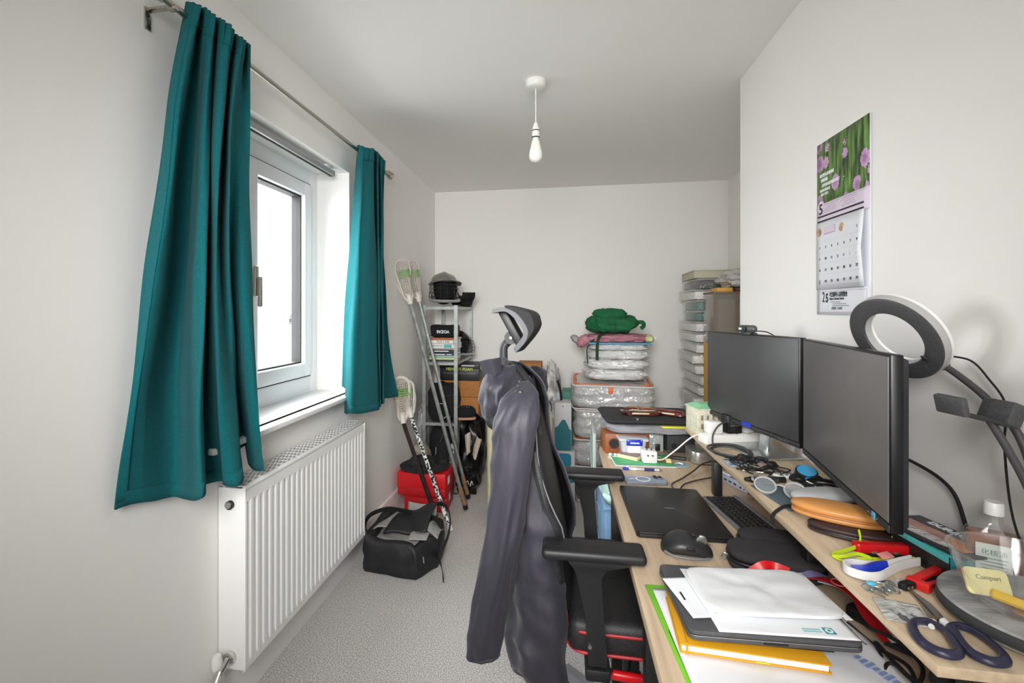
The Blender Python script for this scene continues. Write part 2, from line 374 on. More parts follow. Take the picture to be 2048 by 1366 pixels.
for i in range(6): m.box((-.012-i*.0145, L_/2, H_+.006), (.005, L_, .003))
for j in range(29): m.box((-.048, .004+j*(L_-.008)/28, H_+.006), (.088, .011, .003))
m.build('top_grille', 'radiator_white', rd)
MB().box((-.002, L_/2, H_+.001), (.012, L_+.004, .014), .004).build('top_rail', 'radiator_white', rd)
MB().box((-.047, L_/2, H_-.03), (.05, L_-.02, .004)).build('fins', 'dark_grey_plastic', rd)
MB().cyl((-.05, -.006, .545), .014, .014, (R(90), 0, 0), 20).build('vent_plug', 'black_plastic', rd)
MB().cyl((-.05, -.014, .547), .0105, .012, (R(90), 0, 0), 20, bev=.002).build('vent_cap', 'nickel', rd)
MB().cyl((-.052, L_+.008, .05), .013, .02, (R(90), 0, 0), 18).build('vent_plug', 'nickel', rd)
vv = MB().cyl((-.05, -.012, .05), .021, .012, (R(90), 0, 0), 20).rod((-.05, -.015, .05), (-.05, -.055, .03), .011).rod((-.05, -.05, .036), (-.05, -.085, -.005), .013).cyl((-.05, -.062, .02), .017, .02, (R(50), 0, 0), 6)
v = vv.build('lockshield_valve', 'chrome', rd)
MB().lathe([(.0, .0), (.014, .0), (.0165, .008), (.0165, .03), (.012, .044), (0, .046)], (-.072, -.038, .032), 18).build('valve_cap', 'white_plastic', v)
MB().tube([(-.05, -.075, .0), (-.05, -.082, -.03), (-.05, -.082, -.18)], .0075, 12, 4).build('pipe', 'chrome', v)
MB().sphere((-.05, -.085, -.005), .015, 16).cyl((-.03, -.092, .004), .013, .03, (0, R(70), 0), 6).build('nut', 'chrome', v)
for y in (.16, .8): MB().box((-.088, y, .35), (.02, .03, .4)).build('wall_bracket', 'steel', rd)
for y in (.012, L_-.012): MB().cyl((-.052, y, .03), .012, .07, (0, R(90), 0), 14).build('connector', 'radiator_white', rd)

# ================================================================ ceiling pendant
pd = thing('pendant_light', 'white ceiling rose with a bare bulb on a short flex', 'light', (-.12, 2.195, 2.4))
MB().lathe([(0, -.034), (.03, -.034), (.041, -.031), (.046, -.024), (.046, -.002), (.046, 0)], seg=40).build('ceiling_rose', 'white_plastic', pd)
MB().rod((0, 0, -.2), (0, 0, -.03), .0028, 10).build('flex', 'white_plastic', pd)
z = -.2
h = MB().lathe([(.004, z+.012), (.008, z+.01), (.0165, z-.02), (.0175, z-.026), (.0175, z-.046), (0, z-.046)], seg=28).build('lamp_holder', 'white_plastic', pd)
for zz in (-.0265, -.0565): MB().lathe([(.0165, z+zz-.003), (.0182, z+zz-.0015), (.0182, z+zz+.0015), (.0165, z+zz+.003)], seg=28).build('ring', 'dark_grey_plastic', h)
MB().lathe([(.0165, z-.046), (.0165, z-.06), (.0135, z-.062), (.0125, z-.068)], seg=28).build('skirt_ring', 'white_plastic', h)
MB().lathe([(.012, z-.066), (.0175, z-.072), (.02, z-.085), (.0245, z-.105), (.029, z-.122), (.0305, z-.136), (.0285, z-.15), (.022, z-.161), (.012, z-.167), (0, z-.169)], seg=32).build('bulb', mat('opal', 'e9e9e4', .3), pd)

# ================================================================ desk and riser shelf
ZD, ZS = .74, .87
mat('oak', 'cdb89c', .5, col2='b49d84', scale=7, stretch=(9, .55, 9), bump=.15, detail=6, lo=.3, hi=.7)
mat('oak_edge', 'd8c4a7', .5, col2='c3ac8f', scale=7, stretch=(9, .55, 9), detail=6)
dk = thing('desk', 'long light oak desk on black metal legs along the wall', 'desk', (0, 0, 0))
MB().box((.474, 1.455, ZD-.0125), (.622, 1.68, .025), .002).build('desk_top', 'oak', dk)
for y in (1.09, 1.80):
    for x in (.195, .745): MB().box((x, y, .357), (.04, .04, .714), .002).build('leg', 'black_plastic', dk)
    MB().box((.47, y, .70), (.52, .03, .025), .002).build('rail', 'black_plastic', dk)
for x in (.2, .74): MB().box((x, 1.445, .70), (.025, .7, .025), .002).build('rail', 'black_plastic', dk)
rs = thing('desk_riser', 'raised light oak monitor shelf standing on the desk against the wall', 'shelf', (0, 0, 0))
MB().box((.644, 1.44, ZS-.008), (.276, 1.37, .016), .0015).build('shelf_board', 'oak_edge', rs)
for x, y in ((.575, .79), (.555, 1.205), (.508, 1.715)):
    l = MB().box((x, y, .797), (.026, .032, .112), .002).build('leg', 'black_plastic', rs)
    MB().box((.765, y, .797), (.03, .045, .112), .002).build('leg', 'black_plastic', rs)

# ================================================================ monitors
def smudge_haze(name, c1, c2, rough):
    m = mat(name, c1, rough, col2=c2, scale=3.2, detail=8, lo=.3, hi=.75, spec=.5)
    return m
smudge_haze('screen_far', '363638', '4a4a4b', .42); smudge_haze('screen_near_hazed', '5d5b5d', '797673', .38)  # near screen: smudges, plus reflection haze painted in as lighter greys
mat('bezel', '0d0d0f', .35); mat('monitor_back', '2a2a2d', .5)
def monitor(label, x, y, rz, w, stand):
    t = thing('monitor', label, 'monitor', (x, y, ZS), rz, 'desk monitors')
    z0, z1 = .082, .407; h = z1-z0
    MB().box((0, .008, (z0+z1)/2), (w, .02, h), .003).build('casing', 'bezel', t)
    MB().box((0, -.0026, z0+.017+(h-.022)/2), (w-.014, .002, h-.022), .0008).build('screen', 'screen_far' if stand else 'screen_near_hazed', t)
    MB().box((0, -.0032, z0+.0075), (w-.004, .003, .014), .001).build('chin', 'dark_grey_plastic', t)
    rs_ = []
    for k, (dy, s) in enumerate(((.017, 1), (.03, .96), (.045, .8), (.055, .6))):
        a, b = w/2*s*.985, h/2*s*.97; zc = (z0+z1)/2-.01*(1-s)
        rs_.append([(-a, dy, zc-b), (a, dy, zc-b), (a, dy, zc+b), (-a, dy, zc+b)])
    MB().rings(rs_).build('back_shell', 'monitor_back', t, 20)
    for k in range(4): MB().box((w/2-.05-.012*k, -.0052, z0+.007), (.006, .002, .0025)).build('button', 'grey_plastic', t)

    n = MB().box((0, .075, .12), (.05, .016, .25), .004, (R(-6), 0, 0)).build('stand_neck', 'steel', t)
    MB().box((0, .06, .2), (.09, .03, .09), .004).build('mount_plate', 'dark_grey_plastic', n)
    MB().box((0, .045, .0045), (.21, .16, .009), .004).build('stand_base', 'steel', t)
    return t
m1 = monitor('dark matt monitor at the far end of the shelf with a webcam on top', .628, 1.787, R(-76.1), .50, 1)
m2 = monitor('smudged monitor nearest the ring lamp, reflection haze painted into its grey screen', .632, 1.242, R(-99.7), .526, 0)
MB().box((.0, -.0045, .094), (.05, .003, .016), .001).build('blue_sticker', 'blue_plastic', m1)
MB().box((.2, -.0052, .09), (.014, .002, .014), .0005).build('energy_sticker', mat('sky_blue', '5fb4d8', .4), m2)
wc = thing('webcam', 'small black webcam clipped to the top edge of the far monitor', 'webcam', (.636, 1.79, 1.277), R(-68))
MB().box((0, -.008, .017), (.075, .024, .026), .0115, seg=4).build('body', mat('webcam_grey', '47484d', .35), wc)
MB().cyl((-.0, -.021, .017), .009, .006, (R(90), 0, 0), 20).build('lens', 'black_plastic', wc)
MB().box((0, -.0135, .001), (.045, .009, .012), .002).box((0, .012, -.012), (.04, .006, .03), .002).build('clip', 'dark_grey_plastic', wc)
MB().box((-.02, -.0208, .017), (.012, .001, .006)).build('indicator', 'white_plastic', wc)
MB().tube([(.02, .01, .01), (.05, .03, .005), (.06, .06, -.03), (.06, .065, -.15)], .0018, 8, 6).build('cable', 'black_rubber', wc)

# ================================================================ wall calendar
cl = thing('wall_calendar', 'long wall calendar with purple chive flowers above a page for May', 'calendar', (XR-.002, 1.531, 1.611), R(-90))
def flower_mat():
    m = bpy.data.materials.new('flower_print'); m.use_nodes = True; N = m.node_tree.nodes; L = m.node_tree.links; b = N['Principled BSDF']
    b.inputs['Roughness'].default_value = .35
    tc = N.new('ShaderNodeTexCoord'); mp = N.new('ShaderNodeMapping'); mp.inputs['Scale'].default_value = (1, 1, .85); L.new(tc.outputs['Object'], mp.inputs[0])
    v = N.new('ShaderNodeTexVoronoi'); v.inputs['Scale'].default_value = 21; v.inputs['Randomness'].default_value = .8; L.new(mp.outputs[0], v.inputs[0])
    n = N.new('ShaderNodeTexNoise'); n.inputs['Scale'].default_value = 260; L.new(tc.outputs['Object'], n.inputs[0])
    a = N.new('ShaderNodeMath'); a.operation = 'MULTIPLY_ADD'; a.inputs[1].default_value = .35; L.new(n.outputs[0], a.inputs[0]); L.new(v.outputs['Distance'], a.inputs[2])
    r = N.new('ShaderNodeValToRGB'); e = r.color_ramp.elements
    e[0].position = .30; e[0].color = lin('8d5b93'); e[1].position = .62; e[1].color = lin('caa0c8'); L.new(a.outputs[0], r.inputs[0])
    mp2 = N.new('ShaderNodeMapping'); mp2.inputs['Scale'].default_value = (60, 1, 9); mp2.inputs['Rotation'].default_value = (0, .2, 0); L.new(tc.outputs['Object'], mp2.inputs[0])
    n2 = N.new('ShaderNodeTexNoise'); n2.inputs['Scale'].default_value = 1.2; n2.inputs['Detail'].default_value = 2; L.new(mp2.outputs[0], n2.inputs[0])
    r2 = N.new('ShaderNodeValToRGB'); e = r2.color_ramp.elements; e[0].position = .38; e[0].color = lin('27381f'); e[1].position = .66; e[1].color = lin('6f9a45'); L.new(n2.outputs[0], r2.inputs[0])
    lt = N.new('ShaderNodeMath'); lt.operation = 'LESS_THAN'; lt.inputs[1].default_value = .64; L.new(a.outputs[0], lt.inputs[0])
    rc = N.new('ShaderNodeMath'); rc.operation = 'GREATER_THAN'; rc.inputs[1].default_value = .3
    sx = N.new('ShaderNodeSeparateColor'); L.new(v.outputs['Color'], sx.inputs[0]); L.new(sx.outputs[0], rc.inputs[0])
    mu = N.new('ShaderNodeMath'); mu.operation = 'MULTIPLY'; L.new(lt.outputs[0], mu.inputs[0]); L.new(rc.outputs[0], mu.inputs[1])
    mx = N.new('ShaderNodeMix'); mx.data_type = 'RGBA'; L.new(mu.outputs[0], mx.inputs[0]); L.new(r2.outputs[0], mx.inputs[6]); L.new(r.outputs[0], mx.inputs[7])
    L.new(mx.outputs[2], b.inputs['Base Color']); MATS['flower_print'] = m
flower_mat(); mat('lavender', 'd5c8d6', .5); mat('lavender_deep', 'b7a0ba', .5); mat('cal_white', 'dfe1e6', .45)
zt = 1.871-1.611
def page(name, z0, z1, m, w=.26, d=.0012, curl=0):
    mb = MB(); n = 10
    V = [[mb.bm.verts.new((-.13+w*i/n, -d-curl*(i/n)**2*(1-abs(2*j/6-1)*.6), z0+(z1-z0)*j/6)) for i in range(n+1)] for j in range(7)]
    for a, b in zip(V, V[1:]):
        for i in range(n): mb.bm.faces.new((a[i], a[i+1], b[i+1], b[i]))
    return mb.build(name, m, cl, 180, .0006)
page('backing_sheet', -.258, zt, 'cal_white', .266, .0004)
p1 = page('photo_print', .07, zt, 'flower_print')
p2 = page('month_strip', .012, .072, 'lavender', d=.002)
p3 = page('date_page', -.19, .014, 'cal_white', .252, .0035, .014)
p4 = page('banner', -.266, -.19, 'cal_white', .262, .002)
for k, (s, z, sz) in enumerate((('你們要先求他的國', .158, .012), ('和他的義', .143, .012), ('這些東西都要加給你們了', .127, .011), ('耶和華是我的牧者', .112, .009), ('我必不至缺乏', .1, .009))):
    text(s, sz, (-.112+.006*(k % 3), -.0024, z), (R(90), 0, R(0)), 'white_paper', p1, 'verse', 'LEFT', .8)
MB().cyl((-.104, -.0024, .063), .019, .0008, (R(90), 0, 0), 28).build('month_badge', 'lavender', p2)
text('5', .044, (-.104, -.0034, .055), (R(90), 0, 0), 'ink', p2, 'month_number', bold=.0006)
for k in range(5):
    for j in range(2): MB().box((-.045+.085*j-.004*k*(j == 0), -.0024, .066-.0055*k), (.078-.011*((k*3+j) % 4), .0004, .0018)).build('text_line', 'lavender_deep', p2)
m = MB()
for i in range(34):
    for z in (.0335, .019): m.box((-.118+.0068*i, -.0034, z), (.0032, .0022, .0042))
m.build('wire_binding', 'ink', p2)['kind'] = 'stuff'
MB().box((-.03, -.0025, .0095), (.05, .0005, .003)).box((-.025, -.0025, .0045), (.03, .0005, .0022)).build('text_line', 'lavender_deep', p2)
MB().box((.1, -.0025, .008), (.012, .0006, .012)).build('stamp', mat('stamp_pink', 'd79aa6', .6), p2)
d = 1
for r_ in range(6):
    for c in range(7):
        k = r_*7+c-5
        if 1 <= k <= 31 and r_ < 5:
            text(str(k), .0105, (-.108+.0345*c, -.0045-.014*((c*.0345+.02)/.26)**2*.9, -.028-.0345*r_), (R(90), 0, 0), 'ink' if c else 'grey_plastic', p3, 'date')
        elif k == 31: text('31', .008, (-.108, -.0045, -.172), (R(90), 0, 0), 'grey_plastic', p3, 'date')
for r_ in range(5): MB().grid(8, 1, lambda u, v: Vector((-.125+.245*u, -.0046-.013*u*u, -.044-.0335*r_+.0007*v))).build('rule_line', 'lavender', p3, 180)
for x, z, c in ((-.11, -.013, 'd9a98c'), (.012, -.016, 'cdb087')): MB().cyl((x, -.0062, z), .0125, .0012, (R(90), 0, 0), 20).build('round_picture', mat('vignette'+c, c, .5, col2='8a6a50', scale=90), p3)
MB().box((-.052, -.0052, -.013), (.062, .0008, .022)).build('notice_frame', 'lavender_deep', p3); MB().box((-.053, -.0058, -.012), (.057, .0008, .018)).build('notice', 'lavender', p3)
for s, z, sz, x, al in (('25', .036, .0, 0, 'LEFT'),):
    text('2', .044, (-.089, -.0032, -.215), (R(90), 0, 0), 'ink', p4, 'numeral', sx=.6); text('5', .036, (-.07, -.0032, -.218), (R(90), 0, 0), 'ink', p4, 'numeral', sx=.75, bold=.001)
text('考雲郡華人基督教會', .0165, (-.057, -.0032, -.208), (R(90), 0, 0), 'ink', p4, 'lettering', 'LEFT', .62)
text('Chinese Christian Church', .0095, (-.057, -.0032, -.2195), (R(90), 0, 0), 'ink', p4, 'lettering', 'LEFT', .75)
for k, (z, x, l) in enumerate(((-.229, -.05, .05), (-.2345, -.04, .07), (-.24, -.04, .082))): MB().box((x+l/2, -.003, z), (l, .0004, .0018)).build('text_line', 'grey_plastic', p4)
text('基督教會  主日崇拜', .008, (-.045, -.0032, -.248), (R(90), 0, 0), 'grey_plastic', p4, 'lettering', 'LEFT', .8)
for a in (-.1185, .122): MB().box((a, -.003, -.228), (.0012, .0004, .062)).build('border', 'lavender_deep', p4)
for z in (-.197, -.259): MB().box((.002, -.003, z), (.24, .0004, .0012)).build('border', 'lavender_deep', p4)

# ================================================================ ring lamp with phone clip
rl = thing('ring_lamp', 'dark grey ring lamp on a bent gooseneck with a phone clip', 'lamp', (0, 0, 0))
nrm = Vector((.853, .276, .443)).normalized(); ctr = Vector((.677, 1.132, 1.297)); RS = 1.163
q = nrm.to_track_quat('Z', 'Y').to_matrix().to_4x4(); q.translation = ctr
def ringp(prof, seg=64):
    return [[q @ Vector((RS*r*math.cos(2*math.pi*i/seg), RS*r*math.sin(2*math.pi*i/seg), z)) for i in range(seg)] for r, z in prof]
def ring_mb(prof):
    mb = MB(); rr = ringp(prof); V = [[mb.bm.verts.new(p) for p in r] for r in rr]; V.append(V[0])
    for a, b in zip(V, V[1:]):
        for i in range(len(a)): j = (i+1) % len(a); mb.bm.faces.new((a[i], a[j], b[j], b[i]))
    return mb
ring_mb([(.0505, .002), (.052, 0), (.076, 0), (.079, .002), (.079, .004), (.0505, .004)]).build('back_plate', mat('lamp_grey', '4a4a4c', .55, col2='3c3c3e', scale=300), rl)
ring_mb([(.05, .004), (.0795, .004), (.0805, .019), (.049, .019)]).build('housing', mat('lamp_side', 'a9a8a6', .45), rl)
ring_mb([(.049, .019), (.0805, .019), (.08, .026), (.076, .028), (.053, .028), (.05, .026)]).build('diffuser', mat('diffuser', 'e6e6e4', .4), rl)
lp = q @ Vector((.0, 0, .002)); 
neck = [(.742, 1.108, 1.256), (.752, 1.063, 1.229), (.76, 1.014, 1.195), (.768, .965, 1.144), (.769, .93, 1.05), (.768, .91, .93), (.768, .905, .885)]
MB().tube(neck, .0062, 12, 8).build('gooseneck', mat('lamp_tube', '4b4a4a', .45, .2), rl)
MB().rod((.735, 1.115, 1.262), (.745, 1.09, 1.246), .0095, 16).box((.706, 1.085, 1.262), (.014, .008, .004), .001, (0, R(40), 0)).build('neck_joint', 'dark_grey_plastic', rl)
MB().tube([(.700, .934, 1.178), (.722, .926, 1.128), (.746, .916, 1.06), (.762, .90, .97), (.764, .888, .885)], .006, 12, 8).build('clip_gooseneck', 'lamp_tube', rl)
ph = MB().box((.681, .932, 1.179), (.088, .05, .007), .002, (0, R(14), R(8))).build('phone_clip', 'dark_grey_plastic', rl)
MB().box((.641, .926, 1.199), (.012, .052, .032), .004, (0, R(-12), R(8))).build('jaw', 'lamp_grey', ph)
MB().box((.722, .938, 1.186), (.026, .052, .04), .004, (0, R(22), R(8))).build('jaw', 'lamp_grey', ph)
MB().box((.765, .898, .877), (.045, .05, .012), .003).box((.765, .898, .842), (.04, .045, .01), .003).box((.782, .898, .86), (.012, .045, .045), .002).build('clamp', 'black_plastic', rl)
MB().tube([(.742, 1.09, 1.268), (.765, 1.06, 1.262), (.772, 1.03, 1.232), (.765, .985, 1.19), (.755, .975, 1.12), (.76, .965, 1.0), (.775, .94, .91), (.777, .915, .89)], .0018, 8, 8).build('lamp_cable', 'black_rubber', rl)
pc = tag(MB().tube([(.668, 1.30, 1.04), (.72, 1.27, 1.04), (.765, 1.19, 1.02), (.775, 1.12, .995), (.775, 1.085, .94), (.772, 1.06, .876), (.768, 1.0, .8745)], .0035, 10, 10).build('power_cable', 'black_rubber'), 'thick black cable looping from behind the near monitor down the wall', 'cable')

# ================================================================ office chair
mat('chair_black', '19191b', .5, bump=.1, bscale=500); mat('chair_leather', '1d1c1d', .5, col2='262526', scale=60, bump=.25, bscale=350)
mat('chair_mesh', '2c2b2d', .85, col2='1a191b', scale=700, detail=1); mat('chair_grey', '77787c', .4); mat('piping_red', 'b0222a', .5)
ch = thing('office_chair', 'black office chair with red piping, its headrest rising above the jacket', 'chair', (0, 0, 0))
YC = 1.485
mb = MB()
def seatp(u, v):
    return None
mb.box((.262, YC, .515), (.50, .49, .085), .035, seg=5)
for vtx in mb.bm.verts:
    if vtx.co.z > .53: vtx.co.z += .012*(((vtx.co.y-YC)/.245)**2)-.004+.01*(((vtx.co.x-.26)/.25)**2)
mb.build('seat', 'chair_leather', ch, 50, sub=1)
def rr(cx, cy, hx, hy, r, z, n=6):
    out = []
    for qx, qy, a0 in ((1, 1, 0), (-1, 1, 90), (-1, -1, 180), (1, -1, 270)):
        for k in range(n+1):
            a = R(a0+90*k/n); out.append((cx+qx*(hx-r)+r*math.cos(a), cy+qy*(hy-r)+r*math.sin(a), z))
    return out
for z in (.541, .49): MB().tube([Vector(p) for p in rr(.262, YC, .2475, .242, .045, z)], .0042, 8, closed=True).build('piping', 'piping_red', ch)
# backrest, leaning away from the desk
rows = []
for z, x, hw in ((.56, .0, .20), (.64, -.01, .225), (.8, -.035, .235), (.98, -.075, .22), (1.1, -.105, .17), (1.15, -.115, .12)):
    ring = [(x-.02*math.cos(a)*(1)+.0*math.sin(a)-.02, YC+hw*math.sin(a), z) for a in [2*math.pi*k/28 for k in range(28)]]
    rows.append([(x+.028*(1 if math.cos(a) > 0 else -1)*abs(math.cos(a))**.6, YC+hw*(1 if math.sin(a) > 0 else -1)*abs(math.sin(a))**.6, z) for a in [2*math.pi*(k+.5)/28 for k in range(28)]])
MB().rings(rows).build('backrest', 'chair_leather', ch, 60)
MB().tube([(.08, YC, .43), (-.05, YC, .45), (-.085, YC, .6), (-.105, YC, .85)], .022, 10, 6, flat=.6).build('back_bracket', 'chair_black', ch)
# headrest: pole, joint, hollow frame, mesh pad
MB().tube([(-.168, YC, 1.02), (-.176, YC, 1.14), (-.181, YC, 1.225), (-.176, YC, 1.25), (-.155, YC, 1.268)], .013, 14, 6).build('headrest_pole', 'monitor_back', ch)
hr = MB().cyl((-.153, YC-.02, 1.275), .02, .05, (R(90), 0, 0), 20).box((-.132, YC, 1.268), (.05, .055, .022), .006, (0, R(15), 0)).build('headrest_joint', 'chair_black', ch)
MB().cyl((-.153, YC-.047, 1.275), .004, .006, (R(90), 0, 0), 12).build('bolt', 'steel', hr)
fr_in = [(-.190, 1.349), (-.152, 1.354), (-.128, 1.339), (-.109, 1.318), (-.098, 1.297), (-.103, 1.278), (-.127, 1.248)]
fr_out = [(-.186, 1.361), (-.150, 1.367), (-.120, 1.353), (-.098, 1.328), (-.084, 1.299), (-.092, 1.268), (-.120, 1.237)]
pad_out = [(-.150, 1.372), (-.112, 1.371), (-.081, 1.353), (-.065, 1.324), (-.066, 1.305), (-.081, 1.279), (-.114, 1.239)]
def shell(name, A, B, hw, m, round_):
    A = spline([(x, 0, z) for x, z in A], 6); B = spline([(x, 0, z) for x, z in B], 6); rs_ = []
    for k in range(17):
        c = -1+k/8; y = YC+hw*c; e = 1-round_*abs(c)**6; bw = -.012*abs(c)**2.5
        rs_.append([(a.x+bw, y, a.z) for a in A]+[(A[i].x+(B[i].x-A[i].x)*e+bw, y, A[i].z+(B[i].z-A[i].z)*e) for i in range(len(B)-1, -1, -1)])
    return MB().rings(rs_).build(name, m, ch, 50)
shell('headrest_frame', fr_in, fr_out, .118, mat('frame_dark', '404246', .5), 0)
shell('headrest_pad', fr_out[1:], pad_out[0:1]+pad_out[2:], .128, 'chair_mesh', .12)
MB().box((-.148, YC-.02, 1.303), (.024, .12, .122), .005, (0, R(-29), 0)).build('headrest_bar', 'chair_black', ch)
def armrest(y, s, xo):
    P = []
    pad = MB().box((.073+xo, y, .768), (.245, .078, .026), .011, (0, R(-.6), 0), seg=4).build('armrest_pad', 'chair_black', ch, 50)
    rs_ = []
    for z, x0, x1, hy in ((.756, .012, .165, .028), (.748, .016, .15, .028), (.735, .026, .105, .024), (.715, .034, .092, .021), (.62, .054, .098, .020), (.53, .060, .106, .020), (.50, .062, .106, .020)):
        yy = y-s*(0 if z > .6 else .0)
        rs_.append([(x0+xo, yy-hy, z), (x1+xo, yy-hy, z), (x1+xo, yy+hy, z), (x0+xo, yy+hy, z)])
    MB().rings(rs_).build('armrest_post', 'chair_black', ch, 30)
    MB().box((.085+xo, y-s*.04, .472), (.06, .11, .03), .006).build('armrest_bracket', 'chair_black', ch)
    MB().cyl((.065+xo, y+s*.022, .548), .005, .006, (R(90), 0, 0), 12).build('release_button', 'steel', ch)
armrest(1.205, -1, 0); armrest(1.775, 1, .02)
MB().box((.24, YC, .455), (.28, .22, .03), .006).box((.2, YC, .43), (.18, .12, .05), .01).build('tilt_mechanism', 'chair_black', ch)
lv = MB().tube([(.18, 1.36, .452), (.17, 1.28, .452), (.16, 1.245, .45), (.13, 1.235, .452), (.115, 1.235, .462)], .005, 10, 5).build('lever', 'black_plastic', ch)
MB().box((.165, 1.235, .448), (.095, .02, .022), .009, (0, R(3), 0), seg=4).build('lever_grip', 'red_plastic', lv)
MB().cyl((.2, YC, .28), .025, .3, None, 24).cyl((.2, YC, .2), .03, .16, None, 24).build('gas_lift', 'chair_black', ch)
for k in range(5):
    a = R(200+72*k); d = Vector((math.cos(a), math.sin(a), 0)); c = Vector((.2, YC, 0))
    l = MB().rings([[c+d*r+Vector((-d.y, d.x, 0))*w*i+Vector((0, 0, z+j)) for i, j in ((-1, 0), (1, 0), (.8, h), (-.8, h))] for r, w, z, h in ((.03, .03, .09, .05), (.15, .024, .085, .04), (.31, .018, .075, .026))]).build('base_leg', 'chair_grey', ch, 30)
    cs = MB().cyl(c+d*.3+Vector((0, 0, .028))+Vector((-d.y, d.x, 0))*.013, .028, .018, (R(90), 0, a), 20).cyl(c+d*.3+Vector((0, 0, .028))-Vector((-d.y, d.x, 0))*.013, .028, .018, (R(90), 0, a), 20).build('caster', 'black_plastic', l)

# ================================================================ jacket over the chair back
mat('nylon', '2d2b35', .6, col2='25242d', scale=6, bump=.7, bscale=26, stretch=(1.2, 1.2, .5), spec=.55, sheen=.08)
mat('lining', '101014', .7); mat('lining_grey', '55525a', .8)
jk = thing('jacket', 'dark blue grey hooded jacket hung over the office chair back', 'jacket', (0, 0, 0))
prof = [(1.195, -.145, .035, .06), (1.175, -.128, .048, .10), (1.14, -.112, .062, .165), (1.10, -.106, .068, .205), (1.03, -.104, .071, .22), (.94, -.099, .076, .228), (.85, -.08, .092, .235), (.78, -.06, .105, .24),
        (.67, -.052, .103, .243), (.54, -.052, .102, .245), (.45, -.05, .106, .248), (.39, -.05, .103, .246), (.365, -.052, .094, .235)]
def pz(t):
    f = t*(len(prof)-1); i = min(int(f), len(prof)-2); k = f-i
    a = prof[max(i-1, 0)]; b = prof[i]; c = prof[i+1]; d = prof[min(i+2, len(prof)-1)]
    return [.5*(2*b[j]+(c[j]-a[j])*k+(2*a[j]-5*b[j]+4*c[j]-d[j])*k*k+(3*b[j]-a[j]-3*c[j]+d[j])*k**3) for j in range(4)]
def body(inset=0, p0=None, p1=None):
    def f(s, t):
        z, cx, rx, ry = pz(t)
        a0 = R(62+8*math.sin(t*5)); a1 = R(8); A = -a0-(2*math.pi-a0-a1)*(s if p0 is None else p0+(p1-p0)*s)
        cs, sn = math.cos(A), math.sin(A); k = .75
        x = cx+(rx-inset)*(abs(cs)**k)*(1 if cs > 0 else -1); y = YC+(ry-inset)*(abs(sn)**k)*(1 if sn > 0 else -1)
        lo = max(0, t-.35)/.65
        n1 = noise.noise(Vector((x*9, y*9, z*5+3))); n2 = abs(noise.noise(Vector((x*5+z*6, y*6, z*9))))
        sh = max(0, (y-YC)/ry); x -= sh*(.045*min(1, max(0, (z-.78)/.32)))
        dv = Vector((cs, sn, 0)); am = .006+.016*lo
        return Vector((x, y, z))+dv*(am*n1-am*1.9*n2+.006*math.sin(A*9+z*14)*lo)+Vector((0, 0, .008*noise.noise(Vector((x*6, y*6, 0)))*lo))
    return f
MB().grid(130, 90, body()).build('body', 'nylon', jk, 180, .003)
MB().grid(60, 40, body(.006)).build('lining', 'lining', jk, 180, .002)
fb = body(-.004); MB().grid(5, 60, lambda s, t: fb(.0+.035*s, .06+.62*t)).build('front_facing', 'lining', jk, 180, .003)
MB().grid(5, 60, lambda s, t: fb(.955+.045*s, .06+.6*t)).build('front_facing', 'lining_grey', jk, 180, .003)
MB().tube([fb(.001, .1+.5*k/14)+Vector((.004, -.003, 0)) for k in range(15)], .0022, 6).build('zip', mat('zip_silver', '9d9ca2', .35, .6), jk)
fh = body(-.003); MB().grid(110, 3, lambda s, t: fh(s, .965+.035*t)).build('hem_band', 'nylon', jk, 180, .002)
def sleeve(y0, y1, s, name):
    path = spline([(-.10, y0-s*.08, 1.165), (-.108, y0-s*.028, 1.135), (-.114, y0, 1.085), (-.122, y0+s*.008, 1.01), (-.138, y0+s*.012, .88), (-.156, y0+s*.014, .755), (-.186, y0+s*.01, .60), (-.199, y0+s*.005, .50), (-.201, y0, .468)], 10)
    rad = [(.006, .006), (.05, .035), (.060, .046), (.054, .046), (.053, .044), (.053, .043), (.051, .04), (.047, .035), (.043, .03)]
    def f(a, t):
        g = t*(len(path)-1); i = min(int(g), len(path)-2); p = path[i].lerp(path[i+1], g-i)
        h = t*(len(rad)-1); j = min(int(h), len(rad)-2); rx, ry = (rad[j][q]+(rad[j+1][q]-rad[j][q])*(h-j) for q in (0, 1))
        A = 2*math.pi*a; w = 1+.2*noise.noise(Vector((math.cos(A)*1.3, math.sin(A)*1.3+s*4, t*3.4)))-.22*abs(noise.noise(Vector((math.cos(A)*1.6+t*2, math.sin(A)*1.6, t*7+s))))
        w -= .22*max(0, math.cos(A-2.2-t*1.2))**10*min(1, t*4)*(1-t*.3)
        return p+Vector((math.cos(A)*rx*w, math.sin(A)*ry*w, math.cos(A)*rx*.18))
    MB().grid(56, 90, f).build(name, 'nylon', jk, 180, .003)
    MB().grid(56, 3, lambda a, t: f(a, .945+.055*t)+Vector((math.cos(6.283*a)*.002, math.sin(6.283*a)*.002, 0))).build('cuff', 'nylon', jk, 180, .003)
sleeve(1.225, 1.22, -1, 'sleeve'); sleeve(1.745, 1.75, 1, 'sleeve')
hd = MB().pillow((-.185, 1.425, 1.118), (.1, .27, .175), 2.4, 44, 34, (0, R(12), 0), .22, 2.2, 3); hd.ruffle(.012, 22, 2, (1, 1, .5)); hd.build('hood', 'nylon', jk, 180)
MB().sphere((-.182, 1.318, 1.052), (.03, .03, .022), 20, (R(30), R(25), 0)).build('hood_opening', 'lining', jk)
MB().strip([(-.222, 1.33, 1.19), (-.19, 1.31, 1.2), (-.168, 1.32, 1.205)], .05, 6, (.2, -.3, 1), .004).build('hood_peak', 'nylon', jk)
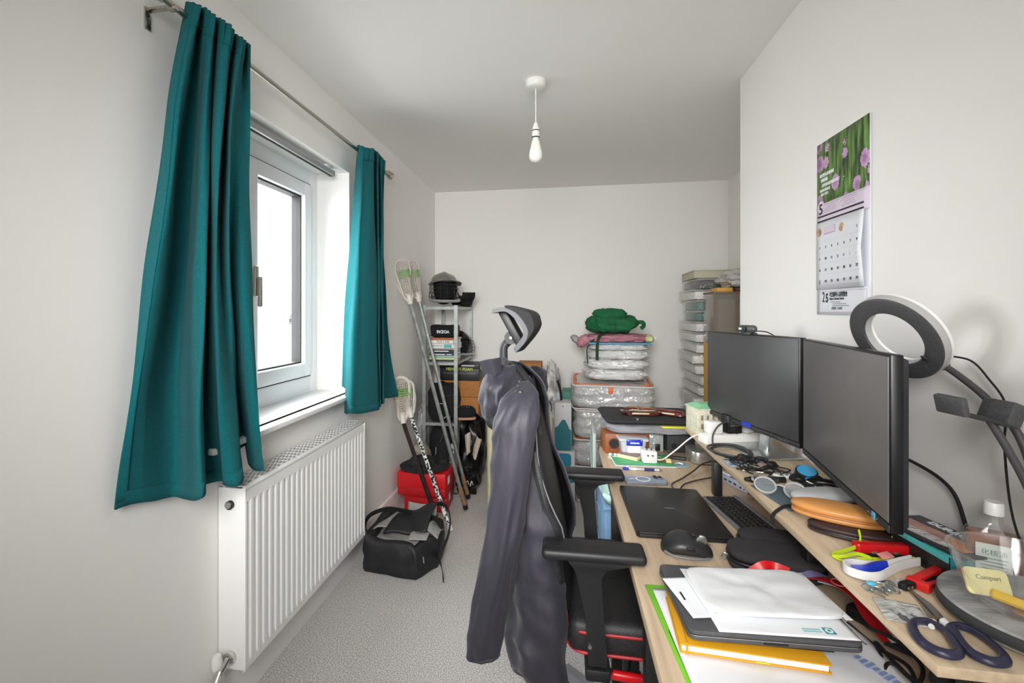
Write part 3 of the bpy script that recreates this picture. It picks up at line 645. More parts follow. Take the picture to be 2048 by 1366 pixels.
MB().tube([(-.15, 1.42, 1.2), (-.115, 1.36, 1.185), (-.085, 1.32, 1.145), (-.07, 1.29, 1.09), (-.06, 1.275, 1.03)], .010, 10, 8, flat=.5).build('collar_lining', 'lining', jk)
cl_ = MB().tube([(-.112+.009*math.cos(a), 1.236, 1.128+.009*math.sin(a)) for a in [2*math.pi*k/16 for k in range(16)]], .002, 8, closed=True).box((-.108, 1.24, 1.142), (.012, .008, .016), .003).build('cord_lock', 'black_plastic', jk)
for k in range(3): MB().cyl((-.118+.004*k, 1.24, 1.15+.012*k), .003, .004, (R(90), 0, 0), 10).build('press_stud', 'black_plastic', jk)

# ================================================================ galvanised shelf rack against the window wall
SX0, SX1, SY0, SY1 = -1.03, -.765, 3.46, 4.06
sr = thing('shelf_rack', 'galvanised steel four tier shelf rack standing in the back corner', 'shelf', (0, 0, 0))
for x, sx in ((SX0, 1), (SX1, -1)):
    for y, sy in ((SY0, 1), (SY1, -1)):
        m = MB().box((x+sx*.012, y, .698), (.025, .003, 1.395)).box((x, y+sy*.012, .698), (.003, .025, 1.395))
        for k in range(9): m.cyl((x+sx*.014, y-sy*.0022, .12+.15*k), .003, .002, (R(90), 0, 0), 8)
        m.build('post', 'galvanised', sr, 30)
        MB().box((x+sx*.012, y+sy*.012, .006), (.03, .03, .012), .003).build('foot', 'black_plastic', sr)
for z in (1.385, .972, .522, .1):
    m = MB().box(((SX0+SX1)/2, (SY0+SY1)/2, z), (SX1-SX0-.004, SY1-SY0-.004, .003))
    for y in (SY0+.003, SY1-.003): m.box(((SX0+SX1)/2, y, z-.010), (SX1-SX0-.006, .002, .022))
    for x in (SX0+.003, SX1-.003): m.box((x, (SY0+SY1)/2, z-.010), (.002, SY1-SY0-.006, .022))
    m.build('shelf', 'galvanised', sr, 30)

# ---- helmets
mat('helmet_grey', '77716f', .3, coat=.5); mat('helmet_black', '121214', .25, coat=.5); mat('chin_silver', 'b9b9ba', .3, .4)
def helmet(label, loc, rz, shell, s, brim):
    t = thing('helmet', label, 'helmet', loc, rz, None)
    q = MB(); bm = q.bm
    bmesh.ops.create_uvsphere(bm, u_segments=36, v_segments=24, radius=1)
    for v in bm.verts:
        p = v.co; x, y, z = p.x*.098, p.y*.13, p.z*.115+.125
        if z > .2: z = .2+(z-.2)*.9
        z += .006*max(0, math.cos(p.x*9))*(z > .17)
        v.co = Vector((x, y, z))
    kill = [f for f in bm.faces if f.calc_center_median().z < .03 or (f.calc_center_median().y < -.055 and f.calc_center_median().z < .165 and abs(f.calc_center_median().x) < .084)]
    bmesh.ops.delete(bm, geom=kill, context='FACES')
    bmesh.ops.scale(bm, vec=(s, s, s), verts=bm.verts[:])
    q.build('shell', shell, t, 60, .006)
    MB().sphere((0, .01*s, .115*s), (.085*s, .11*s, .1*s), 24).build('padding', 'black_fabric', t)
    if brim:
        MB().tube([(-.098*s, -.04*s, .15*s), (-.085*s, -.1*s, .166*s), (0, -.145*s, .178*s), (.085*s, -.1*s, .166*s), (.098*s, -.04*s, .15*s)], .017*s, 10, 8, flat=.35, up=(0, 0, 1)).build('visor', shell, t)
    m = MB()
    for z, d in ((.15, .142), (.122, .152), (.094, .158), (.066, .158)):
        m.tube([(-.09*s, -.06*s, z*s), (-.07*s, -(d-.03)*s, z*s), (0, -d*s, (z-.004)*s), (.07*s, -(d-.03)*s, z*s), (.09*s, -.06*s, z*s)], .0028*s, 8, 6)
    for x in (-.045, 0, .045): m.tube([(x*s, -(.143-.12*abs(x))*s, .155*s), (x*s, -(.162-.12*abs(x))*s, .1*s), (x*s, -(.158-.12*abs(x))*s, .045*s)], .0028*s, 8, 5)
    m.build('face_cage', 'helmet_black', t)
    MB().tube([(-.092*s, -.02*s, .05*s), (-.08*s, -.09*s, .04*s), (-.03*s, -.148*s, .036*s), (.03*s, -.148*s, .036*s), (.08*s, -.09*s, .04*s), (.092*s, -.02*s, .05*s)], .02*s, 10, 6, flat=.55, up=(0, 0, 1)).build('chin_guard', 'chin_silver', t)
    for sx in (-1, 1): MB().box((sx*.096*s, .01*s, .075*s), (.008*s, .07*s, .06*s), .003).build('ear_guard', 'helmet_black', t)
    for k in (-1, 0, 1): MB().box((k*.035*s, -.02*s, .226*s-abs(k)*.006), (.012*s, .05*s, .006*s), .002).build('vent', 'black_plastic', t)
    return t
helmet('grey sports helmet with silver chin guard on top of the shelf rack', (-.912, 3.64, 1.386), R(24), 'helmet_grey', 1.12, True)
helmet('black sports helmet with wire cage beside the book stack', (-.845, 3.86, .974), R(62), 'helmet_black', .9, False)
def glove(label, loc, rz, c1, c2, s=1):
    t = thing('sports_glove', label, 'glove', loc, rz, 'padded sports gloves')
    MB().pillow((0, 0, .04*s), (.10*s, .13*s, .07*s), 3, 20, 16).build('palm', c1, t)
    for k in range(4):
        f = MB().tube([(-.036*s+.024*s*k, .05*s, .045*s), (-.04*s+.026*s*k, .1*s, .075*s), (-.04*s+.026*s*k, .115*s, .11*s)], .0125*s, 10, 5).build('finger', c1, t)
        MB().box((-.038*s+.0255*s*k, .1*s, .084*s), (.018*s, .012*s, .03*s), .004).build('finger_pad', c2, f)
    MB().tube([(.045*s, -.01*s, .05*s), (.07*s, .03*s, .06*s), (.07*s, .055*s, .08*s)], .0125*s, 10, 5).build('thumb', c1, t)
    MB().pillow((0, -.075*s, .04*s), (.09*s, .05*s, .08*s), 4, 16, 12).build('cuff', c2, t)
mat('lime_green', '6c9a2f', .6); mat('glove_grey', '56504f', .6)
glove('black and lime green padded glove on top of the rack', (-.765, 3.76, 1.386), R(205), 'black_fabric', 'lime_green')
glove('black and grey padded glove tucked behind the grey helmet', (-.83, 3.87, 1.386), R(160), 'black_fabric', 'glove_grey', 1.25)

# ---- books and pouch on the second tier
def book(label, x, y, z, w, d, h, col, rz=0, pages=True, group='books stacked on the rack'):
    t = thing('book', label, 'book', (x, y, z), rz, group)
    m = mat('cover_'+col, col, .45)
    MB().box((0, d/2, .0012), (w, d, .0024)).box((0, d/2, h-.0012), (w, d, .0024)).box((0, .0012, h/2), (w, .0024, h)).build('cover', m, t)
    MB().box((0, d/2+.001, h/2), (w-.008, d-.006, h-.005)).build('pages', 'white_paper', t)
    return t
bz = .974; bx = -.882
bk = [('slim white book at the very bottom of the rack book pile', .19, .006, 'e4e4de', -.004), ('black edged book second from the bottom of the rack pile', .196, .008, '1d1f22', -.002), ('pale yellow green book low in the rack book pile', .196, .019, 'c3cda0', -.002), ('mint green book above the pale yellow green one', .2, .012, 'a9cfc0', 0),
      ('navy book with white spine lettering in the rack pile', .2, .024, '1f2c4e', 0), ('dark maroon book on top of the navy one', .196, .017, '3a2027', .003), ('grey paperback between the maroon and white books', .19, .010, 'b9b4ae', .002),
      ('thick white book with a teal spine label', .215, .034, 'e6e6e2', -.004), ('white book with large black spine letters', .2, .028, 'e8e3da', .004), ('orange book right under the black pouch', .185, .016, 'b9652f', .012)]
for k, (l, w, h, col, dx) in enumerate(bk):
    b = book(l, bx+dx, SY0+.022+.006*math.sin(k*2.3), bz, w, .2, h, col, R(1.5*math.sin(k*1.7)))
    if k == 4: text('The Practice of Faith', .012, (0, -.0006, h/2), (R(90), 0, 0), 'white_paper', b) if False else MB().box((-.03, -.0006, h*.3), (.1, .0008, .006)).box((.05, -.0006, h*.3), (.04, .0008, .005)).build('spine_print', 'white_paper', b)
    if k == 5: MB().box((-.01, -.0006, h*.45), (.11, .0008, .007)).build('spine_print', 'white_paper', b)
    if k == 7: MB().box((.045, -.0006, h/2), (.06, .0008, .024)).build('spine_label', mat('teal_label', '5fb0b4', .5), b); MB().box((-.04, -.0006, h*.55), (.09, .0008, .004)).build('spine_print', 'grey_plastic', b)
    if k == 8: text('NUR + DIE', .02, (.0, -.0008, h/2), (R(90), 0, 0), 'ink', b); MB().box((.085, -.0006, h/2), (.012, .0008, .024)).build('spine_mark', 'lime_green', b)
    bz += h+.0006
pch = thing('pouch', 'black zipped pouch with white letters upside down on the book pile', 'pouch', (-.88, SY0+.10, bz))
q = MB().pillow((0, 0, .052), (.212, .14, .104), 5, 32, 24, None, .05, 3, 2)
for v in q.bm.verts: v.co.z -= .012*(1-(v.co.x/.106)**2)*(v.co.z > .07)
q.build('body', 'black_fabric', pch)
MB().tube([(-.1, -.02, .02), (-.12, -.06, .006), (-.125, -.085, .004)], .006, 8, 5, flat=.4).build('pull_tab', 'black_fabric', pch)
text('VOZAS', .03, (-.0, -.0745, .045), (R(90), R(180), 0), 'white_paper', pch, bold=.001)

# ---- boxes and bags on the third tier
def carton(name, label, x0, x1, y0, y1, z0, z1, m, cat='box', group=None, lid=0, lm=None, rz=0):
    cx, cy = (x0+x1)/2, (y0+y1)/2
    t = thing(name, label, cat, (cx, cy, z0), rz, group); w, d, h = x1-x0, y1-y0, z1-z0
    if lid:
        MB().box((0, 0, (h-lid)/2), (w-.006, d-.006, h-lid), .002).build('body', m, t)
        MB().box((0, 0, h-lid/2), (w, d, lid), .003).build('lid', lm or m, t)
    else:
        MB().box((0, 0, h/2), (w, d, h), .0025).build('body', m, t)
        for s in (-1, 1): MB().box((0, s*d*.25, h+.0006), (w-.002, d*.5-.003, .0024), .0008).build('flap', lm or m, t)
    return t
mat('shoebox_black', '17171a', .5, col2='1f1f22', scale=30); mat('shoebox_lid', '3a3a38', .5); mat('yellow_green', 'c6d24a', .5)
cb = carton('cardboard_box', 'brown cardboard box at the bottom of the third tier stack', -.875, -.64, 3.66, 3.95, .524, .68, 'card', group='brown boxes on the rack')
ca = carton('cardboard_box', 'brown cardboard box under the black shoe box', -.94, -.632, 3.66, 3.93, .684, .808, 'card', group='brown boxes on the rack')
MB().box((.0, -.1362, .06), (.24, .0008, .0012)).build('fold_line', 'ink', ca)
mf = carton('shoe_box', 'black shoe box with yellow green lettering on the rack', -.95, -.634, 3.655, 3.88, .812, .94, 'shoebox_black', lid=.035, lm='shoebox_black')
text('MEMORY FOAM', .03, (.0, -.1135, .088), (R(90), 0, 0), 'yellow_green', mf, bold=.0008)
text('AIR-COOLED SPORT', .013, (.05, -.1135, .113), (R(90), 0, 0), 'white_paper', mf) if False else MB().box((.07, -.1133, .116), (.1, .0008, .006)).build('small_print', 'white_paper', mf)
text('THE COMFORT TECHNOLOGY COMPANY', .0135, (.0, -.1135, .055), (R(90), 0, 0), 'nickel', mf)
MB().box((.1585, 0, .1), (.001, .12, .04)).build('size_label', 'yellow_green', mf)
sb = thing('sports_bag', 'black sports bag with a small white leaping mark on the third tier', 'bag', (-.888, 3.555, .524))
q = MB().pillow((0, 0, .14), (.225, .17, .285), 4.5, 34, 28, None, .09, 3, 4); q.ruffle(.006, 12, 3); q.build('body', 'black_fabric', sb)
MB().tube([(-.10, -.07, .2), (-.03, -.095, .21), (.04, -.095, .2), (.1, -.07, .21)], .004, 8, 6, flat=.6).build('zip', 'dark_grey_plastic', sb)
MB().tube([(-.03, -.09, .135), (-.01, -.094, .143), (.02, -.094, .14)], .0022, 6, 4).build('badge', 'white_paper', sb)
MB().tube([(.02, -.092, .03), (.035, -.094, .045), (.05, -.094, .042), (.07, -.094, .046), (.06, -.094, .034), (.045, -.094, .036)], .0035, 6, 4, flat=.6).build('badge', 'white_paper', sb)
tr = thing('shoe', 'black trainer with pale sole tucked at the side of the sports bag', 'shoe', (-.735, 3.6, .524), R(100))
MB().pillow((0, .0, .055), (.1, .16, .10), 2.6, 24, 18, None, .1, 4, 1).build('upper', 'black_fabric', tr)
for k in range(5): MB().tube([(-.03, -.03+.018*k, .098), (0, -.03+.018*k, .106), (.03, -.03+.018*k, .098)], .003, 6, 4).build('lace', 'grey_plastic', tr)
MB().pillow((0, 0, .012), (.1, .17, .024), 4, 20, 10).build('sole', mat('tan', 'b88f6c', .6), tr)

# ---- under the rack
pt = thing('dark_trousers', 'dark folded trousers hanging off the lowest tier of the rack', 'clothing', (-.9, 3.58, .104))
q = MB().pillow((0, 0, .19), (.2, .2, .38), 3.5, 30, 30, None, .12, 3, 8); q.ruffle(.012, 14, 5, (1, 1, .3)); q.build('cloth', 'black_fabric', pt)
MB().tube([(.04, -.1, .36), (.0, -.115, .26), (-.04, -.12, .16)], .007, 8, 6, flat=.5).build('strap', 'dark_grey_plastic', pt)
cn = carton('drink_carton', 'white and green patterned carton under the rack', -.835, -.775, 3.47, 3.53, .104, .36, 'white_paper', cat='carton')
for k in range(6): MB().box((.006*(-1)**k, -.0306, .03+.038*k), (.04-.004*(k % 3), .001, .018), .0004).build('printed_leaf', mat('leaf_green', '3f8a3c', .6) if k % 3 else mat('leaf_yellow', 'c9a437', .6), cn)
bb = thing('bin_bag', 'big black plastic sack slumped beside the rack', 'bag', (-.70, 3.74, 0))
q = MB().pillow((0, 0, .27), (.2, .34, .56), 2.5, 40, 36, None, .2, 2.3, 9); q.ruffle(.016, 11, 4, (1, 1, .6)); q.build('sack', mat('bin_black', '0c0c0e', .32, bump=.5, bscale=30), bb)
MB().tube([(-.04, -.1, .5), (.02, -.12, .56), (.06, -.06, .52)], .02, 10, 6).build('knot', 'bin_black', bb)
bc = tag(MB().grid(24, 24, lambda u, v: Vector((-.735+.135*u*(1-.45*v)+.02*v, 3.585-.02*math.sin(u*9)-.03*v, .42-.03*abs(u-.5)-.15*v+.02*math.sin(u*5)))).build('beige_cloth', mat('beige', 'c9bcae', .9, col2='bfb1a2', scale=40), None, 180, .004), 'crumpled beige cloth hanging out of the black sack', 'cloth')
bk2 = thing('shopping_bag', 'shiny black carrier bag with white marks at the foot of the rack', 'bag', (-.70, 3.52, 0))
q = MB().pillow((0, 0, .085), (.16, .18, .17), 2.6, 30, 24, None, .25, 3, 14); q.ruffle(.012, 18, 6); q.build('sack', mat('bag_gloss', '0b0b0c', .2, bump=.4, bscale=40), bk2)
for k in range(3): MB().tube([(-.02+.03*k, -.092, .10-.01*k), (-.01+.03*k, -.096, .12), (.0+.03*k, -.094, .09)], .004, 6, 4, flat=.5).build('white_mark', 'white_paper', bk2)
cb_ = thing('clear_bag', 'clear plastic bag with dark red contents squeezed beside the rack', 'bag', (-1.07, 3.62, .2))
q = MB().pillow((0, 0, .2), (.07, .26, .42), 2.4, 28, 24, None, .2, 3, 21); q.ruffle(.01, 20, 3); q.build('film', 'clear_film', cb_)
MB().pillow((0, -.02, .12), (.045, .16, .14), 2.5, 18, 14, None, .2, 3, 5).build('contents', mat('dark_red', '6d1f2c', .7), cb_)
tb = thing('canvas_bag', 'cream canvas bag behind the red shoe boxes', 'bag', (-1.03, 3.44, 0))
q = MB().pillow((0, 0, .18), (.13, .2, .36), 3, 28, 24, None, .14, 3, 31); q.ruffle(.008, 16, 2); q.build('body', mat('canvas', 'c4b9a6', .9, bump=.3, bscale=300), tb)
MB().tube([(-.04, -.1, .25), (-.02, -.115, .33), (.03, -.115, .32), (.05, -.1, .24)], .007, 8, 6, flat=.5).build('handle', 'canvas', tb)

# ---- red shoe boxes, hat, boot
mat('shoebox_red', 'b3121b', .42); mat('shoebox_red_lid', 'c9161e', .4)
r2 = carton('shoe_box', 'red shoe box on the carpet beneath the lidded one', -1.065, -.765, 3.12, 3.36, .001, .14, 'shoebox_red', group='red shoe boxes', lid=.05, lm='shoebox_red_lid', rz=R(3))
r1 = carton('shoe_box', 'red shoe box stacked on top with a black hat on it', -1.075, -.745, 3.03, 3.28, .142, .29, 'shoebox_red', group='red shoe boxes', lid=.10, lm='shoebox_red_lid', rz=R(-1.5))
for r_, y in ((r1, .09), (r2, .085)): MB().box((.166 if r_ is r1 else .151, -.04, y), (.001, .045, .05)).build('white_label', 'white_paper', r_)
ht = thing('hat', 'black brimmed hat lying on the upper red shoe box', 'hat', (-.92, 3.15, .292))
MB().lathe([(0, .012), (.10, .012), (.15, .006), (.168, .012), (.17, .016), (.15, .014), (.105, .022), (.1, .03), (0, .03)], seg=44).ruffle(.006, 9, 1).build('brim', mat('felt', '2c2b2c', .95, col2='222122', scale=90), ht)
MB().pillow((-.02, 0, .035), (.19, .16, .085), 2.4, 28, 20, None, .14, 3, 3).build('crown', 'felt', ht)
MB().tube([(-.02+.098*math.cos(a), .083*math.sin(a), .026) for a in [2*math.pi*k/24 for k in range(24)]], .006, 8, closed=True).build('band', 'black_fabric', ht)
bt = thing('boot', 'black ankle boot standing behind the hat on the red box', 'boot', (-.815, 3.215, .292), R(200))
MB().tube([(0, .0, .02), (0, .002, .08), (.0, .01, .15)], lambda t: .048-.004*t, 18, 8).build('shaft', 'black_fabric', bt)
MB().pillow((0, -.05, .035), (.085, .2, .065), 2.7, 24, 18).build('foot', 'felt', bt)
MB().pillow((0, -.05, .008), (.09, .21, .016), 4, 20, 8).build('sole', 'black_rubber', bt)
MB().box((.045, .0, .1), (.004, .012, .05), .002).build('pull_tab', 'white_plastic', bt)

# ---- white trainers
mat('shoe_white', 'e6e6e2', .5); mat('shoe_green', '1f6b46', .5)
def trainer(label, loc, rz):
    t = thing('trainer', label, 'shoe', loc, rz, 'white trainers')
    rows = []
    for x, w, h0, h1 in ((-.14, .02, .03, .085), (-.132, .034, .02, .098), (-.1, .038, .018, .10), (-.06, .038, .018, .088), (-.02, .040, .018, .095), (.02, .043, .018, .085), (.06, .047, .018, .068), (.10, .044, .018, .052), (.13, .03, .02, .042), (.142, .012, .022, .032)):
        rows.append([(x, w*math.cos(a)*(1 if math.sin(a) < .3 else .82), (h0+h1)/2+(h1-h0)/2*math.sin(a)) for a in [2*math.pi*k/18 for k in range(18)]])
    MB().rings(rows).build('upper', 'shoe_white', t, 60)
    MB().pillow((0, 0, .014), (.29, .095, .028), 3.4, 32, 10).build('sole', 'shoe_white', t)
    for k in range(6): MB().tube([(-.035+.017*k, -.034, .088-.004*k), (-.03+.017*k, 0, .102-.006*k), (-.035+.017*k, .034, .088-.004*k)], .0032, 6, 4).build('lace', 'white_paper', t)
    for k in range(3): MB().box((-.01+.02*k, -.044, .045), (.006, .004, .035), .001, (0, R(-25), 0)).build('stripe', 'grey_plastic', t)
    MB().box((-.138, 0, .075), (.012, .03, .034), .004).build('heel_tab', 'shoe_green', t)
trainer('white laced trainer with green heel tab behind the black bag', (-.905, 2.90, 0), R(172))
trainer('white trainer half hidden behind the black bag against the skirting', (-.93, 2.77, 0), R(168))

# ---- lacrosse sticks
mat('shaft_silver', 'aeb1b0', .35, .6, col2='8f9492', scale=25); mat('shaft_brown', '3b2825', .35, .3, col2='1d1918', scale=8, stretch=(3, 3, .6))
mat('shaft_pattern', 'e6e8e6', .4, col2='15171a', scale=70, lo=.47, hi=.53); mat('grip_tape', '96785a', .8, col2='6e5640', scale=60); mat('mesh_cream', 'd8cfc2', .8); mat('mesh_green', '7fb35e', .8)
mat('head_white', 'd9d3c9', .4)
def stick(label, butt, throat, tip, shaft, grip, turn, cap='black_rubber', group='lacrosse sticks'):
    a, b, c = Vector(butt), Vector(throat), Vector(tip)
    t = thing('lacrosse_stick', label, 'lacrosse stick', butt, 0, group)
    b -= a; c -= a; d = b.normalized()
    MB().rod((0, 0, 0)+d*.02 if False else d*.02, b+d*.03, .0135, 8).build('shaft', shaft, t, 30)
    MB().rod((0, 0, 0), d*.03, .0165, 14).build('butt_cap', cap, t)
    if grip:
        MB().rod(d*.03, d*.16, .0155, 14).build('grip', 'grip_tape', t)
        MB().tube([d*(.03+.13*k/60)+d.orthogonal().normalized()*.0155*math.cos(k*.8)+d.cross(d.orthogonal().normalized())*.0155*math.sin(k*.8) for k in range(61)], .0028, 6).build('grip_wrap', 'grip_tape', t)
    ax = (c-b); Lh = ax.length; ax.normalize(); side = ax.cross(Vector((0, 0, 1))).normalized(); side = Matrix.Rotation(R(turn), 3, ax) @ side; nn = ax.cross(side).normalized()
    def pt(u, v, wv=0): return b+ax*(u*Lh)+side*v+nn*wv
    out = [(.0, .016), (.12, .03), (.35, .036), (.6, .047), (.82, .053), (.95, .038), (1.0, 0)]
    loop = [pt(u, v, -.03*math.sin(u*3)) for u, v in out]+[pt(u, -v, -.03*math.sin(u*3)) for u, v in out[::-1][1:]]
    hd = MB().tube(loop, .0062, 8, 6, flat=1.7).build('head_frame', 'head_white', t)
    for s in (-1, 1):
        MB().tube([pt(.1, s*.03, -.01), pt(.35, s*.04, -.05), pt(.62, s*.048, -.05), pt(.9, s*.04, -.03)], .005, 8, 6).build('side_rail', 'head_white', hd)
    MB().rod(b-d*.02, b+ax*.05, .019, 10, .021).build('throat', 'head_white', hd)
    MB().box(b+ax*.01+nn*-.018, (.012, .012, .012), .002).build('screw_badge', 'ink', hd)
    def pocket(u, v):
        uu = .14+.83*u; wid = .026+.026*min(1, uu*1.25)-.03*max(0, (uu-.86)/.14)**1.5; s = (v-.5)*2
        return pt(uu, s*wid*.95, -.03*math.sin(uu*3)+.075*(1-s*s)*math.sin(min(1, uu*1.02)*math.pi)**.8*(1 if True else 0))
    for nm, m_, u0, u1 in (('pocket_mesh', 'mesh_cream', 0, 1), ('shooting_strings', 'mesh_green', .5, .72)):
        o = MB().grid(9, int(14*(u1-u0))+1, lambda v, u: pocket(u0+(u1-u0)*u, v)+nn*(.001 if m_ == 'mesh_green' else 0)).build(nm, m_, hd, 180)
        w = o.modifiers.new('net', 'WIREFRAME'); w.thickness = .0042 if m_ == 'mesh_cream' else .0058; w.use_even_offset = False
    return t
stick('long silver lacrosse pole with taped grip, the one nearer the window', (-.645, 3.186, .012), (-1.022, 3.13, 1.42), (-1.072, 3.115, 1.705), 'shaft_silver', 1, 115)
stick('long silver lacrosse pole leaning just behind the nearer silver one', (-.665, 3.375, .012), (-1.03, 3.36, 1.44), (-1.072, 3.34, 1.72), 'shaft_silver', 1, 115)
stick('short lacrosse stick with a dark brown shaft behind the black bag', (-.745, 2.87, .012), (-1.035, 3.02, .635), (-1.06, 3.045, .915), 'shaft_brown', 0, 140)
stick('short lacrosse stick with a black and white speckled shaft', (-.672, 2.86, .012), (-.995, 3.06, .665), (-1.05, 3.09, .885), 'shaft_pattern', 0, 125, 'white_plastic')

# ---- open black bag on the carpet
mat('bag_black', '17171a', .6, col2='202024', scale=20, bump=.5, bscale=26); mat('bag_lining', '9a9894', .85, col2='8c8a86', scale=50); mat('strap_black', '141416', .7)
bg_ = thing('holdall', 'open black holdall with grey lining lying on the carpet by the radiator', 'bag', (0, 0, 0))
base = [(-1.02, 2.37), (-1.005, 2.348), (-.88, 2.33), (-.745, 2.312), (-.715, 2.325), (-.655, 2.43), (-.64, 2.47), (-.655, 2.62), (-.68, 2.665), (-.83, 2.69), (-.985, 2.685), (-1.015, 2.66), (-1.035, 2.5)]
def wall_ring(z, k, top=0):
    cx, cy = -.835, 2.50; out = []
    for i, p in enumerate(spline([(x, y, 0) for x, y in base], 5, True)):
        q = Vector((cx+(p.x-cx)*k, cy+(p.y-cy)*k, z)); dn = (q.y-cy)/.2; lf = (q.x-cx)/.19
        if top: q.z += .012*dn*top-.012*lf*top+.008*math.sin(i*.6)*top
        nz = noise.noise(q*11); q += Vector((.009*nz, .009*noise.noise(q*11+Vector((5, 0, 0))), 0)); out.append(q)
    return out
MB().rings([wall_ring(.004, .96), wall_ring(.02, 1), wall_ring(.05, 1.02), wall_ring(.08, 1.0, .2), wall_ring(.11, 1.02, .4), wall_ring(.145, 1.0, .8), wall_ring(.178, .97, 1), wall_ring(.186, .90, 1), wall_ring(.18, .78, 1), wall_ring(.15, .72, 1)], cap=False).build('body', 'bag_black', bg_, 180)
MB().rings([wall_ring(.152, .71, 1), wall_ring(.1, .74, .5), wall_ring(.04, .8), wall_ring(.03, .4)], cap=True).build('lining', 'bag_lining', bg_, 180)
MB().rings([wall_ring(.003, .96), wall_ring(.012, .95)]).build('base', 'strap_black', bg_, 60)
MB().grid(18, 18, lambda u, v: Vector((-.93+.23*u+.07*v*(1-u)-.0*v, 2.405+.02*u+.225*v, .182+.012*u+(.03+.035*u)*v+.03*math.sin(v*3.14)+.008*math.sin(u*7+v*3)))).build('lid_flap', 'bag_black', bg_, 180, .012)
MB().grid(12, 10, lambda u, v: Vector((-1.0+.13*u+.05*v, 2.43+.14*v+.06*u, .186+.012*math.sin(u*3)+.022*v+.006*math.sin(u*9+v*5)))).build('lining_fold', 'bag_lining', bg_, 180, .006)
MB().grid(12, 10, lambda u, v: Vector((-.705+.06*u, 2.44+.13*v, .205-.045*u+.012*math.sin(v*4)))).build('lining_fold', 'bag_lining', bg_, 180, .006)
MB().grid(10, 8, lambda u, v: Vector((-.88+.17*u, 2.66+.015*v, .19+.06*v-.01*math.sin(u*3)))).build('lining_fold', 'bag_lining', bg_, 180, .006)
MB().grid(10, 8, lambda u, v: Vector((-.775+.09*u, 2.345+.09*v+.03*u, .19+.012*math.sin(v*3)-.01*u))).build('lining_fold', 'bag_lining', bg_, 180, .004)
text('UO', .034, (-.725, 2.395, .2075), (0, R(8), R(14)), 'ink', bg_)
text('AOV', .03, (-.675, 2.515, .2), (0, R(36), R(78)), 'ink', bg_)
MB().strip([(-.98, 2.42, .13), (-1.04, 2.43, .19), (-1.03, 2.46, .245), (-.95, 2.5, .272), (-.87, 2.52, .262), (-.82, 2.54, .245)], .026, 8, (0, -.5, 1), .005).build('strap', 'strap_black', bg_)
MB().strip([(-.73, 2.70, .235), (-.665, 2.69, .235), (-.62, 2.62, .2), (-.61, 2.53, .14), (-.63, 2.44, .085), (-.645, 2.42, .075)], .028, 8, (0, -.6, 1), .005).build('strap', 'strap_black', bg_)
MB().strip([(-.645, 2.42, .08), (-.61, 2.36, .075), (-.59, 2.33, .05), (-.585, 2.325, .006)], .022, 8, (.4, -1, 0), .004).build('strap_tail', 'strap_black', bg_)
MB().box((-.638, 2.41, .08), (.03, .014, .024), .004, (0, 0, R(-35))).box((-1.0, 2.4, .115), (.03, .014, .024), .004, (0, R(30), R(10))).build('buckle', 'black_plastic', bg_)
MB().box((-.735, 2.315, .125), (.008, .004, .036), .0015, (0, R(6), R(10))).build('zip_pull', 'steel', bg_)
MB().box((-.69, 2.335, .1), (.006, .004, .034), .0015, (0, R(-6), R(25))).build('zip_pull', 'steel', bg_)
MB().tube([(-.77, 2.312, .1), (-.755, 2.312, .06), (-.75, 2.314, .02)], .002, 6, 5).build('piping', 'strap_black', bg_)
MB().strip([(-.79, 2.31, .16), (-.765, 2.30, .135), (-.755, 2.302, .09)], .05, 6, (1, .1, 0), .004).build('webbing', 'strap_black', bg_)

# ================================================================ suitcase, boxes and bags along the back wall
mat('cream_shell', 'd9d3ae', .35, col2='cfc89f', scale=20); mat('seam_black', '1b1a18', .5)
sc = thing('suitcase', 'cream hard shell suitcase with ribs and black trim behind the jacket', 'suitcase', (-.272, 3.10, 0))
m = MB().box((0, -.068, .425), (.40, .128, .74), .045, seg=5); m.build('front_shell', 'cream_shell', sc)
MB().box((0, .068, .425), (.40, .128, .74), .045, seg=5).build('back_shell', 'cream_shell', sc)
MB().tube([Vector((x, 0, z+.425)) for x, z, _ in rr(0, 0, .199, .369, .05, 0)], .0055, 8, closed=True).build('seam_trim', 'seam_black', sc)
for k in range(7): MB().tube([(-.135+.045*k, -.131, .12), (-.135+.045*k, -.134, .2), (-.135+.045*k, -.134, .65), (-.135+.045*k, -.131, .73)], .007, 8, 4).build('rib', 'cream_shell', sc)
for k in range(2): MB().tube([(.198, -.085+.04*k, .14), (.201, -.085+.04*k, .2), (.201, -.085+.04*k, .66), (.198, -.085+.04*k, .72)], .005, 8, 4).build('side_rib', 'cream_shell', sc)
for z in (.66, .56, .28): MB().box((.201, -.01, z), (.008, .04, .028), .003).build('latch', 'black_plastic', sc)
MB().box((.17, -.128, .70), (.035, .012, .035), .008).build('corner_guard', 'seam_black', sc)
MB().tube([(-.07, .0, .795), (-.05, 0, .82), (.05, 0, .82), (.07, 0, .795)], .009, 10, 5).build('handle', 'black_plastic', sc)
for x in (-.15, .15):
    for y in (-.1, .1): MB().cyl((x, y, .03), .03, .025, (R(90), 0, R(20)), 18).build('wheel', 'black_rubber', sc); 
    MB().box((x, 0, .06), (.05, .24, .02), .005).build('wheel_housing', 'black_plastic', sc)
rl2 = thing('rolled_blanket', 'white rolled blanket sagging over the top of the suitcase', 'blanket', (-.165, 3.07, .83))
q = MB().pillow((0, 0, .07), (.21, .28, .145), 2.3, 40, 30, None, .14, 2.6, 11); q.ruffle(.012, 18, 2, (1, .5, 1)); q.build('roll', mat('white_cotton', 'dedbd2', .95, bump=.3, bscale=200), rl2)
